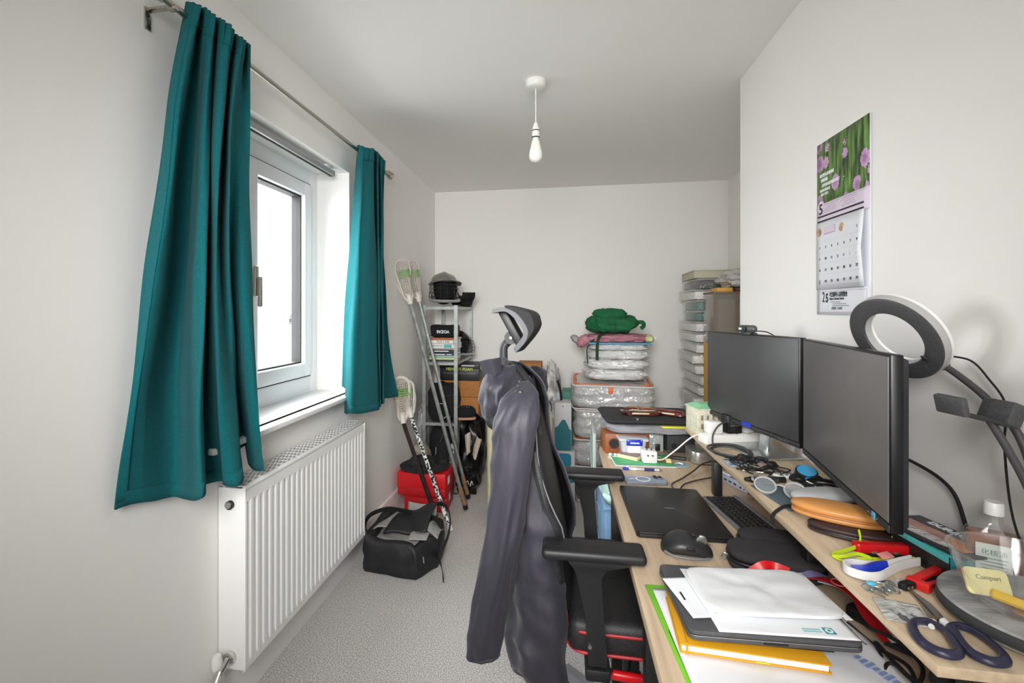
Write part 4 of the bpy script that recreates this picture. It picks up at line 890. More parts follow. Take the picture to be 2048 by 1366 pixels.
q = MB().pillow((.05, -.04, .02), (.14, .2, .09), 2.3, 24, 18, (0, R(30), 0), .2, 3, 4); q.ruffle(.008, 20, 7); q.build('loose_end', 'white_cotton', rl2)
MB().tube([(-.03, -.13, .08), (.0, -.142, .065), (.02, -.142, .075), (.045, -.138, .085)], .002, 6, 5).build('cord', 'ink', rl2)
carton('cardboard_box', 'tall brown cardboard box behind the suitcase with its top edge showing', -.335, -.155, 3.56, 3.80, .001, .962, 'card', group='boxes along the back wall')
pb = thing('plastic_bag', 'clear plastic bag with dark red and white packets against the back wall', 'bag', (-.075, 3.66, 0))
q = MB().pillow((0, 0, .48), (.14, .26, .96), 2.6, 30, 34, None, .16, 3, 17); q.ruffle(.012, 16, 5); q.build('film', 'clear_film', pb)
MB().box((.0, .0, .80), (.09, .12, .1), .01, (0, R(8), 0)).build('red_packet', mat('maroon', '4a1d22', .5), pb)
MB().box((.025, -.02, .66), (.085, .15, .2), .01, (0, R(4), 0)).build('white_packet', mat('pale_blue', 'cfd5e0', .5), pb)
MB().tube([(.04, -.1, .84), (.062, -.13, .76), (.07, -.14, .62), (.066, -.138, .55)], .012, 8, 6, flat=.4).build('black_strap', 'strap_black', pb)
MB().box((.0, 0, .28), (.11, .2, .54), .02).build('parcel', 'white_cotton', pb)

mat('box_white', 'd2d1d2', .5); mat('box_teal', '24727f', .5); mat('box_blue', '2286ab', .5); mat('box_grey', '8a8480', .5)
def printed_box(label, x0, x1, y0, y1, z0, z1): return carton('appliance_box', label, x0, x1, y0, y1, z0, z1, 'box_white', group='printed appliance boxes')
p1_ = printed_box('white and blue box with a grey ring print, under the teal one', -.045, .086, 3.44, 3.62, .001, .362)
p2_ = printed_box('grey box with a teal drop shape printed on its front', -.055, .062, 3.43, 3.60, .367, .705)
w2 = .117
MB().prism([(-.056, .004), (.056, .004), (.056, .15), (.045, .155), (.035, .18), (.015, .22), (-.005, .222), (-.02, .2), (-.035, .175), (-.056, .165)], 0, .0012, Matrix.Translation((0, -.0856, 0)) @ Euler((R(90), 0, 0)).to_matrix().to_4x4()).build('drop_print', 'box_teal', p2_)
MB().prism([(x, y) for x, y, _ in rr(-.01, .30, .05, .048, .025, 0)], 0, .0012, Matrix.Translation((0, -.0906, 0)) @ Euler((R(90), 0, 0)).to_matrix().to_4x4()).build('blue_print', 'box_blue', p1_)
MB().prism([(x, y) for x, y, _ in rr(.03, .19, .028, .05, .02, 0)], 0, .0012, Matrix.Translation((0, -.0906, 0)) @ Euler((R(90), 0, 0)).to_matrix().to_4x4()).build('blue_print', 'box_blue', p1_)
MB().lathe([(.028, 0), (.045, 0), (.045, .0014), (.028, .0014)], (-.02, -.0902, .16), 28, (R(90), 0, 0), cap=False).build('ring_print', 'box_grey', p1_)
MB().cyl((-.0, -.0858, .315), .004, .001, (R(90), 0, 0), 12).build('hole', 'ink', p2_)
carton('appliance_box', 'plain green box peeping out behind the grey and teal one', .0, .10, 3.66, 3.86, .001, .745, mat('box_green', '4c8f83', .6), group='printed appliance boxes')

# clear zipped storage bags, three in a pile
mat('orange_zip', 'e8763a', .5); mat('bag_fabric', 'd2d2d1', .85, col2='c0c0bf', scale=30); film('bag_pvc', 'e6e7e7', .5, .14, .12, .9, 18)
def zip_bag(label, x, y, z, w, d, h, rz, seed, top):
    t = thing('storage_bag', label, 'storage bag', (x, y, z), rz, 'clear zipped storage bags')
    q = MB().pillow((0, 0, h/2), (w, d, h), 7, 44, 34, None, .05, 3, seed); q.ruffle(.006, 14, seed); q.build('pvc_skin', 'bag_pvc', t)
    q = MB().pillow((0, 0, h/2), (w*.95, d*.95, h*.93), 7, 30, 24, None, .05, 3, seed); q.build('quilt', 'bag_fabric', t)
    zz = h-.008
    P = [Vector((px, py, zz)) for px, py, _ in rr(0, 0, w*.455, d*.37, .05, 0)]
    MB().tube(P, .011, 8, closed=True, flat=.6, up=(0, 0, 1)).build('zip', 'orange_zip', t)
    MB().box((-.02, -d/2-.003, h-.03), (.03, .006, .045), .004, (R(-8), 0, 0)).build('zip_tab', 'orange_zip', t)
    for s in (-1, 1): MB().tube([Vector((px, py, h/2+s*(h/2-.006))) for px, py, _ in rr(0, 0, w*.492, d*.488, .04, 0)], .0045, 6, closed=True).build('piping', 'white_plastic', t)
    if top: t.rotation_euler = (R(5), 0, rz)
    return t
zip_bag('clear storage bag with orange zip at the bottom of the bag pile', .35, 3.70, .004, .52, .46, .235, R(2), 3, 0)
zip_bag('crinkled clear storage bag in the middle of the bag pile', .345, 3.69, .244, .53, .45, .20, R(-2), 7, 0)
zip_bag('clear storage bag with orange zip on top of the bag pile', .35, 3.66, .45, .56, .48, .215, R(3), 12, 0)
zip_bag('topmost clear orange zipped bag carrying the white bedding', .350, 3.65, .685, .565, .47, .175, R(-1), 19, 1)
film('vacuum_film', 'f6f7f7', .45, .1, .2, .7, 16); mat('duvet', 'f3f3f1', .9)
for k, (z, h, w, dx, l) in enumerate(((.868, .075, .40, .0, 'lowest vacuum packed white bedding bundle above the storage bags'), (.945, .068, .41, .008, 'second vacuum packed white bedding bundle from the storage bags'), (1.015, .062, .40, .012, 'third vacuum packed white bedding bundle from the storage bags'), (1.079, .05, .39, .015, 'topmost vacuum packed white bedding bundle, right under the pink jacket'))):
    t = thing('bedding_bundle', l, 'bedding', (.375+dx, 3.63, z), R(2*(-1)**k), 'vacuum packed bedding')
    q = MB().pillow((0, 0, h/2), (w, .38, h), 4.5, 44, 20, None, .07, 3.5, k*3+1); q.ruffle(.006, 17, k, (1, 1, 2)); q.build('bedding', 'duvet', t)
    q = MB().pillow((0, 0, h/2), (w+.03, .41, h+.006), 3.6, 44, 20, None, .12, 4, k*5+2); q.ruffle(.009, 20, k+5, (1, 1, .6)); q.build('film', 'vacuum_film', t)
mat('pink_cloth', 'c98d98', .8, col2='b97c89', scale=25, bump=.3, bscale=60); mat('lemon', 'd9dba9', .8)
pk = thing('padded_jacket', 'folded pink and lemon padded jacket between bedding and green rucksack', 'clothing', (.36, 3.58, 1.13))
q = MB().pillow((.03, 0, .03), (.44, .3, .065), 3, 40, 18, None, .16, 4, 5); q.ruffle(.01, 16, 3); q.build('body', 'pink_cloth', pk)
q = MB().pillow((-.21, -.06, .01), (.11, .16, .075), 2.4, 24, 16, (0, R(-35), 0), .2, 4, 8); q.build('sleeve', 'pink_cloth', pk)
q = MB().pillow((.235, -.04, .03), (.07, .2, .055), 2.6, 20, 14, None, .12, 5, 2); q.build('lemon_panel', 'lemon', pk)
q = MB().pillow((-.265, -.04, .02), (.08, .1, .05), 2.2, 18, 12, (0, R(35), 0), .2, 5, 9); q.build('grey_cuff', mat('grey_cloth', 'a7a5a4', .9), pk)
MB().cyl((.27, -.08, .03), .014, .02, (0, R(90), 0), 16).build('white_toggle', 'white_plastic', pk)
MB().box((.03, -.02, -.002), (.42, .3, .012), .005).build('blue_lining', mat('lining_blue', '6fa3bd', .8), pk)
mat('green_canvas', '0d6638', .8, col2='0a5830', scale=30, bump=.4, bscale=250)
gp = thing('rucksack', 'dark green rucksack lying on top of the bedding pile', 'rucksack', (.36, 3.57, 1.20))
q = MB().pillow((-.01, 0, .06), (.36, .30, .13), 3.0, 44, 30, None, .1, 3, 6)
for v in q.bm.verts:
    if v.co.x > .02: v.co.z *= 1-.9*(v.co.x-.02)*1.6; v.co.z += .02*(v.co.x > .1)
q.ruffle(.007, 16, 1); q.build('main_pocket', 'green_canvas', gp)
q = MB().pillow((-.03, -.03, .128), (.23, .20, .09), 2.8, 34, 22, None, .1, 4, 3); q.ruffle(.005, 18, 3); q.build('front_pocket', 'green_canvas', gp)
MB().tube([(-.13, -.13, .1), (-.135, -.15, .06), (-.11, -.155, .03), (-.07, -.15, .01)], .012, 8, 6, flat=.5).build('side_strap', 'green_canvas', gp)
MB().tube([(.14, -.05, .07), (.19, -.07, .075), (.2, -.06, .05), (.185, -.05, .03)], .014, 10, 6).build('grab_loop', 'green_canvas', gp)
MB().tube([(.0, -.15, .02), (.0, -.153, .06), (.0, -.13, .1)], .002, 6, 4).build('seam', mat('dark_green', '0a3a22', .8), gp)
MB().cyl((-.06, -.09, .166), .014, .003, (R(25), 0, 0), 18).build('logo_patch', mat('cream_patch', 'd5d2bd', .7), gp)
MB().strip([(-.08, -.14, .0), (-.115, -.175, -.03), (-.125, -.18, -.1), (-.125, -.18, -.185)], .02, 8, (1, 0, 0), .003).build('hanging_strap', 'dark_green', gp)
MB().strip([(-.14, -.13, -.04), (-.19, -.17, -.1), (-.192, -.17, -.16), (-.188, -.17, -.21)], .008, 8, (1, 0, 0), .003).build('thin_strap', 'dark_green', gp)

# ================================================================ piles of clear plastic boxes in the alcove
film('box_clear', 'f0f3f2', .93, .06, .1, .5, 30); mat('garment_white', 'ebe8e4', .8, col2='dcd9d5', scale=50); mat('garment_teal', '22685f', .75); mat('garment_dark', '3a3b3c', .8, col2='55524d', scale=40); mat('garment_brown', '7a6a5a', .8); mat('garment_blue', '5d7d86', .75)
def clear_box(label, x, y, z, w, d, h, rz, m, rim='white_plastic', group='clear plastic boxes in the tall alcove pile'):
    t = thing('clear_box', label, 'plastic box', (x, y, z), rz, group)
    MB().box((0, 0, h/2-.003), (w, d, h-.008), .006).build('box', 'box_clear', t)
    MB().box((0, 0, h-.0055), (w+.006, d+.006, .009), .003).build('lid', film('lid_clear', 'eef1f0', .6, .06, .1), t)
    q = MB().box((.004, 0, h*.44), (w-.016, d-.02, h*.74), .006); q.build('garment', m, t)
    MB().box((0, -d*.28, h*.86), (w-.02, d*.35, .006), .002).build('folded_edge', 'garment_brown', t)
    return t
seq = ['garment_white']*0
order = [('garment_blue', 'one with pale blue folds near the bottom'), ('garment_teal', 'second teal one from the desk end')]
z = .02; k = 0
names = ['garment_dark', 'garment_white', 'garment_white', 'garment_dark', 'garment_white', 'garment_white', 'garment_dark', 'garment_teal', 'garment_blue',
         'garment_white', 'garment_white', 'garment_white', 'garment_white', 'garment_white', 'garment_white', 'garment_white', 'garment_white', 'garment_teal', 'garment_teal', 'garment_white', 'garment_dark']
hh = [.071]*21
ordn = ['first', 'second', 'third', 'fourth', 'fifth', 'sixth', 'seventh', 'eighth', 'ninth', 'tenth', 'eleventh', 'twelfth', 'thirteenth', 'fourteenth', 'fifteenth', 'sixteenth', 'seventeenth', 'eighteenth', 'nineteenth', 'twentieth', 'twenty-first']
colname = {'garment_dark': 'dark', 'garment_white': 'white', 'garment_teal': 'teal', 'garment_blue': 'pale blue'}
rnd = random.Random(3)
for k, g in enumerate(names):
    dx = .018*math.sin(k*1.9)+.008*rnd.uniform(-1, 1)+(-.018 if k in (5, 6, 7, 13, 14) else 0)
    clear_box(f'clear box of folded {colname[g]} cloth, {ordn[len(names)-1-k]} from the top of the alcove pile', 1.03+dx, 3.73+.012*math.sin(k*2.7), z, .24, .44, .0735, R(1.5*math.sin(k*1.3)), g)
    z += .0742
tp = thing('flat_box', 'flat pale box laid on top of the alcove pile', 'box', (1.045, 3.75, z+.002), R(-3))
MB().box((0, 0, .026), (.27, .44, .05), .004).build('body', mat('pale_khaki', 'b9b69f', .6), tp); MB().box((0, 0, .055), (.275, .445, .008), .003).build('lid', mat('pale_khaki_lid', 'c8c6b2', .6), tp)

mat('amber', 'd9a23a', .5); mat('cream_case', 'dcd9cc', .5); mat('louvre', '6d5f5c', .6); film('smoke_clear', '8d8679', .5, .1, .1)
cab = thing('yellow_crate', 'amber and clear toy crate stacked beside the alcove pile', 'crate', (1.0, 3.30, 1.02), 0, 'second alcove pile')
MB().box((0, 0, -.12), (.145, .22, .5), .004).build('lower_body', 'amber', cab)
MB().box((-.0, 0, .29), (.145, .22, .31), .004).build('clear_body', 'smoke_clear', cab)
MB().box((0.01, 0, .28), (.1, .18, .26), .004).build('contents', mat('putty', '9c968a', .7), cab)
for x in (-.066, .066): MB().box((x, -.108, .29), (.012, .008, .31), .002).build('corner_rail', 'garment_brown', cab)
MB().box((.0, -.02, .462), (.09, .14, .035), .004).build('top_block', 'amber', cab); MB().box((0, 0, .449), (.15, .23, .012), .003).build('rim', 'garment_brown', cab)
MB().box((0, -.111, .135), (.12, .004, .004)).build('edge_line', 'garment_brown', cab)
MB().box((0, 0, -.69), (.145, .22, .64), .004).build('base_body', 'cream_case', cab)
cr_ = thing('louvre_crate', 'cream crate with a brown louvred door and oval handle by the wall end', 'crate', (1.16, 3.30, 1.02), 0, 'second alcove pile')
MB().box((0, 0, -.28), (.165, .24, 1.47), .004).build('body', 'cream_case', cr_)
dr = MB().box((0.012, -.122, .27), (.13, .006, .34), .003).build('door', 'louvre', cr_)
for k in range(9): MB().box((.012, -.127, .13+.034*k), (.12, .006, .02), .002, (R(20), 0, 0)).build('slat', 'louvre', dr)
MB().lathe([(.006, 0), (.011, 0), (.011, .004), (.006, .004)], (-.03, -.131, .31), 20, (R(90), 0, 0), cap=False).build('handle', 'white_plastic', dr)
MB().box((0, 0, .468), (.17, .25, .02), .004).build('lid', 'garment_brown', cr_)
MB().cyl((-.05, -.123, .10), .006, .006, (R(90), 0, 0), 12).build('knob', 'garment_brown', cr_)
fw = thing('film_wrap', 'heap of crumpled clear film wrap on top of the crates', 'packaging', (1.13, 3.30, 1.505))
q = MB().pillow((.02, 0, .09), (.32, .28, .2), 2.2, 40, 30, None, .3, 2.6, 13)
for v in q.bm.verts: v.co.z *= .55+1.6*max(0, v.co.x+.1)
q.ruffle(.02, 15, 6); q.build('film', film('film_heap', 'cfcbc8', .25, .1, .25, .9, 20), fw)

# ================================================================ things on the desk
mat('space_black', '2b292b', .38, .5, col2='302e30', scale=5); mat('laptop_grey', '47474a', .5, col2='505053', scale=40); mat('key_black', '151516', .5); mat('kbd_grey', '77787b', .45)
lt = thing('laptop', 'large closed charcoal laptop lying on the desk before the keyboard', 'laptop', (.3205, 1.535, ZD), R(1.2))
MB().prism([(x, y) for x, y, _ in rr(0, 0, .125, .1765, .012, 0)], .001, .0105, None, .0015).build('base', 'space_black', lt, 30)
MB().prism([(x, y) for x, y, _ in rr(0, 0, .125, .1765, .012, 0)], .0112, .0165, None, .0015).build('lid', 'space_black', lt, 30)
MB().box((0, -.0, .0168), (.03, .006, .0002)).build('faint_mark', 'kbd_grey', lt)
for x in (.03, .06, .085): MB().box((x, -.1766, .006), (.010, .001, .003), .0005).build('port', 'ink', lt)
for x in (-.1, .1):
    for y in (-.15, .15): MB().cyl((x, y, .0006), .006, .0012, None, 12).build('foot', 'black_rubber', lt)

kb = thing('keyboard', 'full size dark keyboard with grey frame between laptop and riser', 'keyboard', (.449, 1.676, ZD), R(-81.9))
KL, KW = .43, .114
MB().prism([(x, y) for x, y, _ in rr(KL/2, KW/2, KL/2, KW/2, .008, 0)], 0, .008, None, .0015).build('frame', 'kbd_grey', kb, 30)
MB().box((KL/2, KW-.01, .011), (KL-.01, .012, .008), .003).build('rear_bar', 'kbd_grey', kb)
proto = None
def key(x, y, wk, dk_):
    global proto
    if proto is None:
        proto = MB().box((0, 0, 0), (.0158, .0158, .0035), .0012, seg=1).build('key', 'key_black', kb, 30); o = proto
    else: o = proto.copy(); C.objects.link(o)
    o.parent = kb; o.location = (x, y, .0098); o.scale = (wk/.0158, dk_/.0158, 1); return o
KEYL = []
rowsk = [[1]*4+[4.6]+[1]*4+[1], [1.9]+[1]*10+[2.2], [1.6]+[1]*11+[1.6], [1.4]+[1]*12+[1], [1]*13+[1.5], [.97]*15]
for r_, row in enumerate(rowsk):
    x = .008; tot = sum(row); u = .262/tot
    for wk in row: key(x+wk*u/2, .009+.0168*r_+.0079, wk*u-.0032, .0136); KEYL.append((x+wk*u/2, .009+.0168*r_+.0079)); x += wk*u
for i, j in ((0, 0), (1, 0), (2, 0), (1, 1)): key(.284+.0178*i, .0169+.0168*j, .0156, .0146)
for i in range(3):
    for j in (3, 4, 5): key(.284+.0178*i, .0169+.0168*j, .0156, .0146)
for i in range(4):
    for j in range(6): key(.352+.0184*i, .0169+.0168*j, .0160, .0146); KEYL.append((.352+.0184*i, .0169+.0168*j))
m = MB()
for x, y in KEYL: m.box((x, y, .0116), (.004, .0035, .0003))
m.build('key_legends', 'nickel', kb)['kind'] = 'stuff'

ms = thing('mouse', 'black sculpted cordless mouse with silver thumb wheel in front of laptop', 'mouse', (.311, 1.295, ZD), R(-6))
rows = []
for t, hw, h in ((0, .012, .012), (.06, .028, .026), (.18, .037, .042), (.34, .041, .0505), (.5, .041, .05), (.66, .038, .043), (.82, .034, .032), (.94, .027, .021), (1, .016, .013)):
    x = -.062+.124*t; ring = []
    for k in range(20):
        a = 2*math.pi*k/20; cy, sz = math.cos(a), math.sin(a)
        ring.append((x, hw*cy*(1 if cy > 0 else 1.12-.1*sz)+.003, h/2+h/2*(abs(sz)**.75)*(1 if sz > 0 else -1)*(.94 if cy < 0 else 1)))
    rows.append(ring)
MB().rings(rows).build('shell', mat('mouse_black', '29292b', .42), ms, 60, sub=1)
MB().cyl((.036, .0, .036), .0125, .008, (R(90), 0, 0), 24, bev=.001).build('scroll_wheel', 'steel', ms)
MB().box((.022, 0, .0465), (.022, .008, .004), .0015, (0, R(14), 0)).build('mode_button', 'black_plastic', ms)
MB().tube([(.0, .001, .0515), (.035, .001, .0395), (.058, .001, .0245)], .0007, 6, 5).build('button_split', 'ink', ms)
MB().tube([(-.055, -.03, .012), (-.03, -.043, .008), (.02, -.044, .008), (.05, -.034, .008)], .003, 8, 6, flat=.5).build('thumb_rest_edge', 'grey_plastic', ms)
MB().box((.005, -.041, .028), (.02, .006, .008), .002).build('thumb_button', 'black_plastic', ms)

def pouch2(name, label, x, y, rz, w, d, h, zipside=1):
    t = thing(name, label, 'case', (x, y, ZD), rz, 'black zip cases')
    for z, hh, nm in ((h*.25, h*.5, 'lower_half'), (h*.74, h*.52, 'upper_half')):
        q = MB().pillow((0, 0, z), (w, d, hh), 3.2, 40, 18)
        q.build(nm, mat('case_fabric', '312f32', .9, col2='29272a', scale=300, bump=.2, bscale=700), t, 180)
    MB().tube([(w/2*.985*abs(math.cos(a))**.62*(1 if math.cos(a) > 0 else -1), d/2*.985*abs(math.sin(a))**.62*(1 if math.sin(a) > 0 else -1), h*.5) for a in [2*math.pi*k/48 for k in range(48)]], .004, 8, closed=True).build('zip', 'black_plastic', t)
    MB().box((-w/2-.006, -.01, h*.42), (.012, .006, .016), .002, (0, R(25), 0)).build('zip_pull', 'steel', t)
    return t
pouch2('zip_case', 'black zip case tucked against the near end of the keyboard', .535, 1.345, R(-4), .165, .08, .045)
pouch2('zip_case', 'rounded black zip case lying right behind the small stacked laptop', .495, 1.24, R(-12), .20, .12, .052)

phn = thing('phone', 'blue grey phone in a case with a white magnetic ring', 'phone', (.291, 1.802, ZD), R(6))
MB().prism([(x, y) for x, y, _ in rr(0, 0, .0735, .0365, .011, 0)], .0, .0105, None, .003).build('case', mat('phone_case', '6f7278', .3), phn, 40)
MB().prism([(x, y) for x, y, _ in rr(0, 0, .07, .033, .009, 0)], .0105, .0113).build('back_glass', mat('phone_blue', '8fa0b4', .2, coat=.5), phn, 30)
MB().lathe([(.0215, .0), (.026, .0), (.026, .0007), (.0215, .0007)], (-.006, 0, .0114), 40, cap=False).build('magnet_ring', 'white_plastic', phn)
MB().box((-.045, 0, .0117), (.022, .004, .0006)).build('magnet_bar', 'white_plastic', phn)
cm = MB().box((.048, .012, .0125), (.034, .034, .003), .0014).build('camera_bump', 'phone_case', phn)
for a, b in ((-.008, .008), (-.008, -.008), (.008, .0)): MB().cyl((.048+a, .012+b, .0148), .0062, .003, None, 18).build('lens', 'ink', cm)
MB().box((.02, -.0366, .006), (.045, .001, .003)).build('side_print', 'nickel', phn)

nb = thing('notebook', 'green spiral notebook lying below the clear lidded tub', 'notebook', (.318, 2.05, ZD), R(4))
MB().box((0, 0, .003), (.232, .155, .005)).build('pages', 'white_paper', nb); MB().box((0, 0, .0062), (.232, .155, .0012), .0004).build('cover', mat('notebook_green', '57b37c', .5, col2='4ea371', scale=20), nb)
m = MB()
for k in range(44): m.tube([(-.112+.0052*k+0, -.0775+.006*math.cos(a), .004+.006*math.sin(a)) for a in [2*math.pi*i/10 for i in range(10)]], .0007, 4, closed=True)
m.build('spiral_wire', 'steel', nb)['kind'] = 'stuff'
MB().box((-.085, .03, .0071), (.05, .012, .0004)).build('title_print', 'white_paper', nb)
bn = thing('memo_block', 'small brown covered memo block on the green notebook', 'notebook', (.275, 2.065, ZD+.0072), R(-32))
MB().box((0, 0, .008), (.085, .055, .015), .001).build('pages', mat('cream_paper', 'd9d2a8', .8), bn); MB().box((0, 0, .0165), (.088, .058, .002), .0008).build('cover', mat('brown_card', '8a7672', .6), bn)
ad = thing('plug_adapter', 'white square travel adapter with two black pins on the green notebook', 'adapter', (.343, 2.025, ZD+.0072), R(3))
MB().box((0, 0, .024), (.056, .055, .048), .006).build('body', 'white_plastic', ad)
for x in (-.009, .009): MB().cyl((x, -.0285, .032), .0032, .004, (R(90), 0, 0), 12).rod((x, -.006, .048), (x, -.006, .058), .0022, 8).build('pin', 'ink', ad)
tag(MB().tube([(.62, 1.905, .905), (.57, 1.93, .90), (.50, 1.965, .873), (.44, 1.99, .81), (.395, 2.015, .762), (.365, 2.03, .758)], .0028, 10, 10).build('white_cable', 'white_plastic'), 'white charging cable running from the plug strip down to the notebook', 'cable')
ef = thing('earphones', 'white wired earphones curled on the desk corner by the notebook', 'earphones', (.20, 2.02, ZD))
MB().tube([(.02, .07, .003), (-.01, .06, .003), (.0, .03, .004), (.02, .01, .003), (.035, -.04, .003), (.06, -.072, .003), (.1, -.076, .003)], .0016, 8, 10).build('wire', 'white_plastic', ef)
for x, y in ((.02, .075), (.0, .078)): MB().sphere((x, y, .007), (.008, .007, .007), 14).build('earbud', 'white_plastic', ef)
cd = thing('key_card', 'small blue grey card with a metal clip beyond the notebook', 'card', (.457, 2.02, ZD), R(15))
MB().prism([(x, y) for x, y, _ in rr(0, 0, .034, .024, .008, 0)], 0, .004).build('card', mat('card_blue', '8aa5b0', .4), cd); MB().tube([(-.012, .008, .006), (.0, .0, .009), (.012, -.008, .007)], .003, 8, 4).build('clip', 'steel', cd)
cn_ = thing('trinket_keys', 'little heap of brass keys and green tag beside the adapter', 'keys', (.405, 2.035, ZD))
for k in range(5): MB().cyl((.006*math.cos(k*2.2)-.01, .01*math.sin(k*1.7), .003+.003*k), .0095, .0018, (R(8*k), 0, 0), 16).rod((.0, .004*k-.01, .004+.003*k), (.025, .006*k-.02, .005+.003*k), .0028, 8).build('key', mat('brass', 'a88a55', .35, .8), cn_)
MB().lathe([(.010, 0), (.016, 0), (.016, .004), (.010, .004)], (-.018, .018, .008), 20, (R(30), 0, 0), cap=False).build('tag', 'notebook_green', cn_)
pn = thing('pen', 'clear ballpoint pen with blue grip and cap in front of the notebook', 'pen', (.23, 1.927, ZD+.0052), R(1.5))
MB().rod((.012, 0, 0), (.135, 0, 0), .0045, 14).build('barrel', 'clear_plastic', pn)
MB().rod((0, 0, 0), (.022, 0, 0), .005, 14).build('cap', 'blue_plastic', pn); MB().rod((.03, 0, 0), (.052, 0, 0), .0049, 14).build('label', 'white_paper', pn)
MB().rod((.08, 0, 0), (.117, 0, 0), .0052, 14).build('grip', mat('navy_rubber', '262a63', .5), pn); MB().rod((.135, 0, 0), (.147, 0, 0), .004, 12, .001).build('tip', 'steel', pn)

mat('cherry', '96562f', .45, col2='7e4524', scale=6, stretch=(1, 6, 12), detail=5)
wb = thing('wooden_speaker', 'reddish wooden box with a round port behind the clear tub', 'speaker box', (.268, 2.20, ZD), R(6))
MB().box((0, 0, .0425), (.185, .11, .085), .003).build('body', 'cherry', wb)
for x in (-.055, .055):
    MB().lathe([(.0175, 0), (.0225, 0), (.0225, .003), (.0175, .003)], (x, -.0553, .043), 32, (R(90), 0, 0), cap=False).build('port_ring', mat('dark_wood', '4a2a18', .5), wb)
    MB().cyl((x, -.0551, .043), .0185, .002, (R(90), 0, 0), 32).build('port', 'ink', wb)
tubn = thing('lidded_tub', 'small clear lidded tub with a dark blue clip standing on the desk', 'container', (.291, 2.118, ZD+.0072), R(5))
MB().rings([[(x*k, y*k, z) for x, y, _ in rr(0, 0, .056, .04, .012, 0)] for k, z in ((.78, .0), (.8, .003), (.93, .06), (.95, .064))]).build('tub', 'frosted', tubn, 40)
MB().prism([(x, y) for x, y, _ in rr(0, 0, .061, .045, .012, 0)], .064, .074, None, .003).build('lid', 'frosted', tubn, 40)
cl2 = MB().box((0, -.0455, .061), (.066, .006, .026), .003).build('clip', 'blue_plastic', tubn)
text('sistema', .0125, (0, -.049, .0605), (R(90), 0, 0), 'white_paper', cl2, bold=.0003)
for x in (-.027, .027): MB().sphere((x, -.048, .0705), .002, 8).build('hinge_dot', 'white_plastic', cl2)
MB().box((0, -.0375, .03), (.052, .002, .03), .001, (R(-9), 0, 0)).build('paper_label', 'white_paper', tubn)
MB().box((0, 0, .028), (.07, .05, .045), .004).build('contents', mat('mist', 'c7ccd6', .8), tubn)
gs = thing('padded_sleeve', 'flat grey padded sleeve bridging the wooden box and black devices', 'sleeve', (.40, 2.285, ZD+.0865), R(4))
q = MB().pillow((0, 0, .019), (.43, .30, .037), 6, 44, 16, None, .05, 3, 2); q.ruffle(.003, 14, 1); q.build('body', mat('grey_felt', '8f9094', .95, col2='858689', scale=40), gs)
MB().box((.07, -.145, .036), (.13, .03, .004), .001, (0, 0, R(3))).build('yellow_paper', mat('yellow_paper', 'e2d92f', .6), gs)
bs = thing('laptop_sleeve', 'black zipped laptop sleeve on top of the grey padded sleeve', 'sleeve', (.385, 2.30, ZD+.1265), R(4))
MB().prism([(x, y) for x, y, _ in rr(0, 0, .205, .15, .03, 0)], 0, .018, None, .006).build('body', mat('sleeve_black', '212023', .75, col2='1a191c', scale=8), bs, 50)
MB().tube([Vector((x, y, .009)) for x, y, _ in rr(0, 0, .2065, .1515, .03, 0)], .003, 6, closed=True).build('zip', 'ink', bs)
MB().tube([(-.08, -.145, .0185), (-.07, -.13, .0185), (-.075, -.11, .0185)], .0008, 5, 4).build('loose_thread', 'white_paper', bs)
mat('wrapper_brown', '43201a', .25, col2='57291f', scale=20, coat=.4); mat('wrapper_cream', 'd8c7a8', .35); mat('wrapper_red', '9a2a2a', .3)
def bar(label, x, y, z, rz, L2, m1_, m2_, s):
    t = thing('chocolate_wrapper', label, 'wrapper', (x, y, z), rz, 'chocolate wrappers')
    q = MB().pillow((0, 0, .011), (L2, .05, .022), 4, 30, 16, None, .12, 4, s); q.ruffle(.003, 45, s); q.build('wrapper', m1_, t)
    for sx in (-1, 1): MB().grid(6, 8, lambda u, v: Vector((sx*(L2/2-.004+.018*u), -.02+.04*v, .011+.004*math.sin(v*14+s)))).build('crimp', m1_, t, 180, .001)
    MB().grid(10, 2, lambda u, v: Vector((-L2*.36+L2*.72*u, -.016+.014*v, .0228+.001*math.sin(u*9)))).build('print_band', m2_, t, 180, .0008)
    MB().grid(10, 2, lambda u, v: Vector((-L2*.30+L2*.5*u, -.0262-.001*v, .008+.007*v))).build('name_band', 'wrapper_cream', t, 180, .0008)
bar('shiny brown chocolate wrapper lying along the black laptop sleeve', .35, 2.26, ZD+.1446, R(4), .15, 'wrapper_brown', 'wrapper_cream', 1)
bar('brown chocolate wrapper lying behind the first one with an orange patch', .355, 2.325, ZD+.1446, R(-6), .15, 'wrapper_brown', mat('wrapper_orange', 'c77a34', .3), 5)
bar('dark foil wrapper with a red patch at the right end of the sleeve', .475, 2.28, ZD+.1446, R(-28), .15, 'wrapper_brown', 'wrapper_red', 9)
ud = thing('storage_crate', 'tall grey and white carton with a mint printed side past the desk corner', 'box', (.148, 2.40, 0), R(-2))
MB().box((0, 0, .40), (.016, .34, .80), .003).build('body', mat('carton_grey', 'a9b1af', .6), ud)
MB().box((-.0115, -.05, .70), (.001, .2, .15)).build('mint_panel', mat('mint', '9fcfc6', .6), ud); MB().box((-.0119, -.08, .72), (.001, .03, .05)).build('print_block', 'dark_grey_plastic', ud)
sp = thing('mesh_speaker', 'dark grey mesh device under the grey sleeve beside the silver computer', 'speaker', (.50, 2.255, ZD), R(6))
MB().box((0, 0, .0415), (.12, .12, .083), .008).build('body', mat('mesh_dark', '3a3a3c', .7, col2='242426', scale=500), sp); MB().cyl((-.03, -.0605, .03), .012, .002, (R(90), 0, 0), 20).build('dial', 'black_plastic', sp)
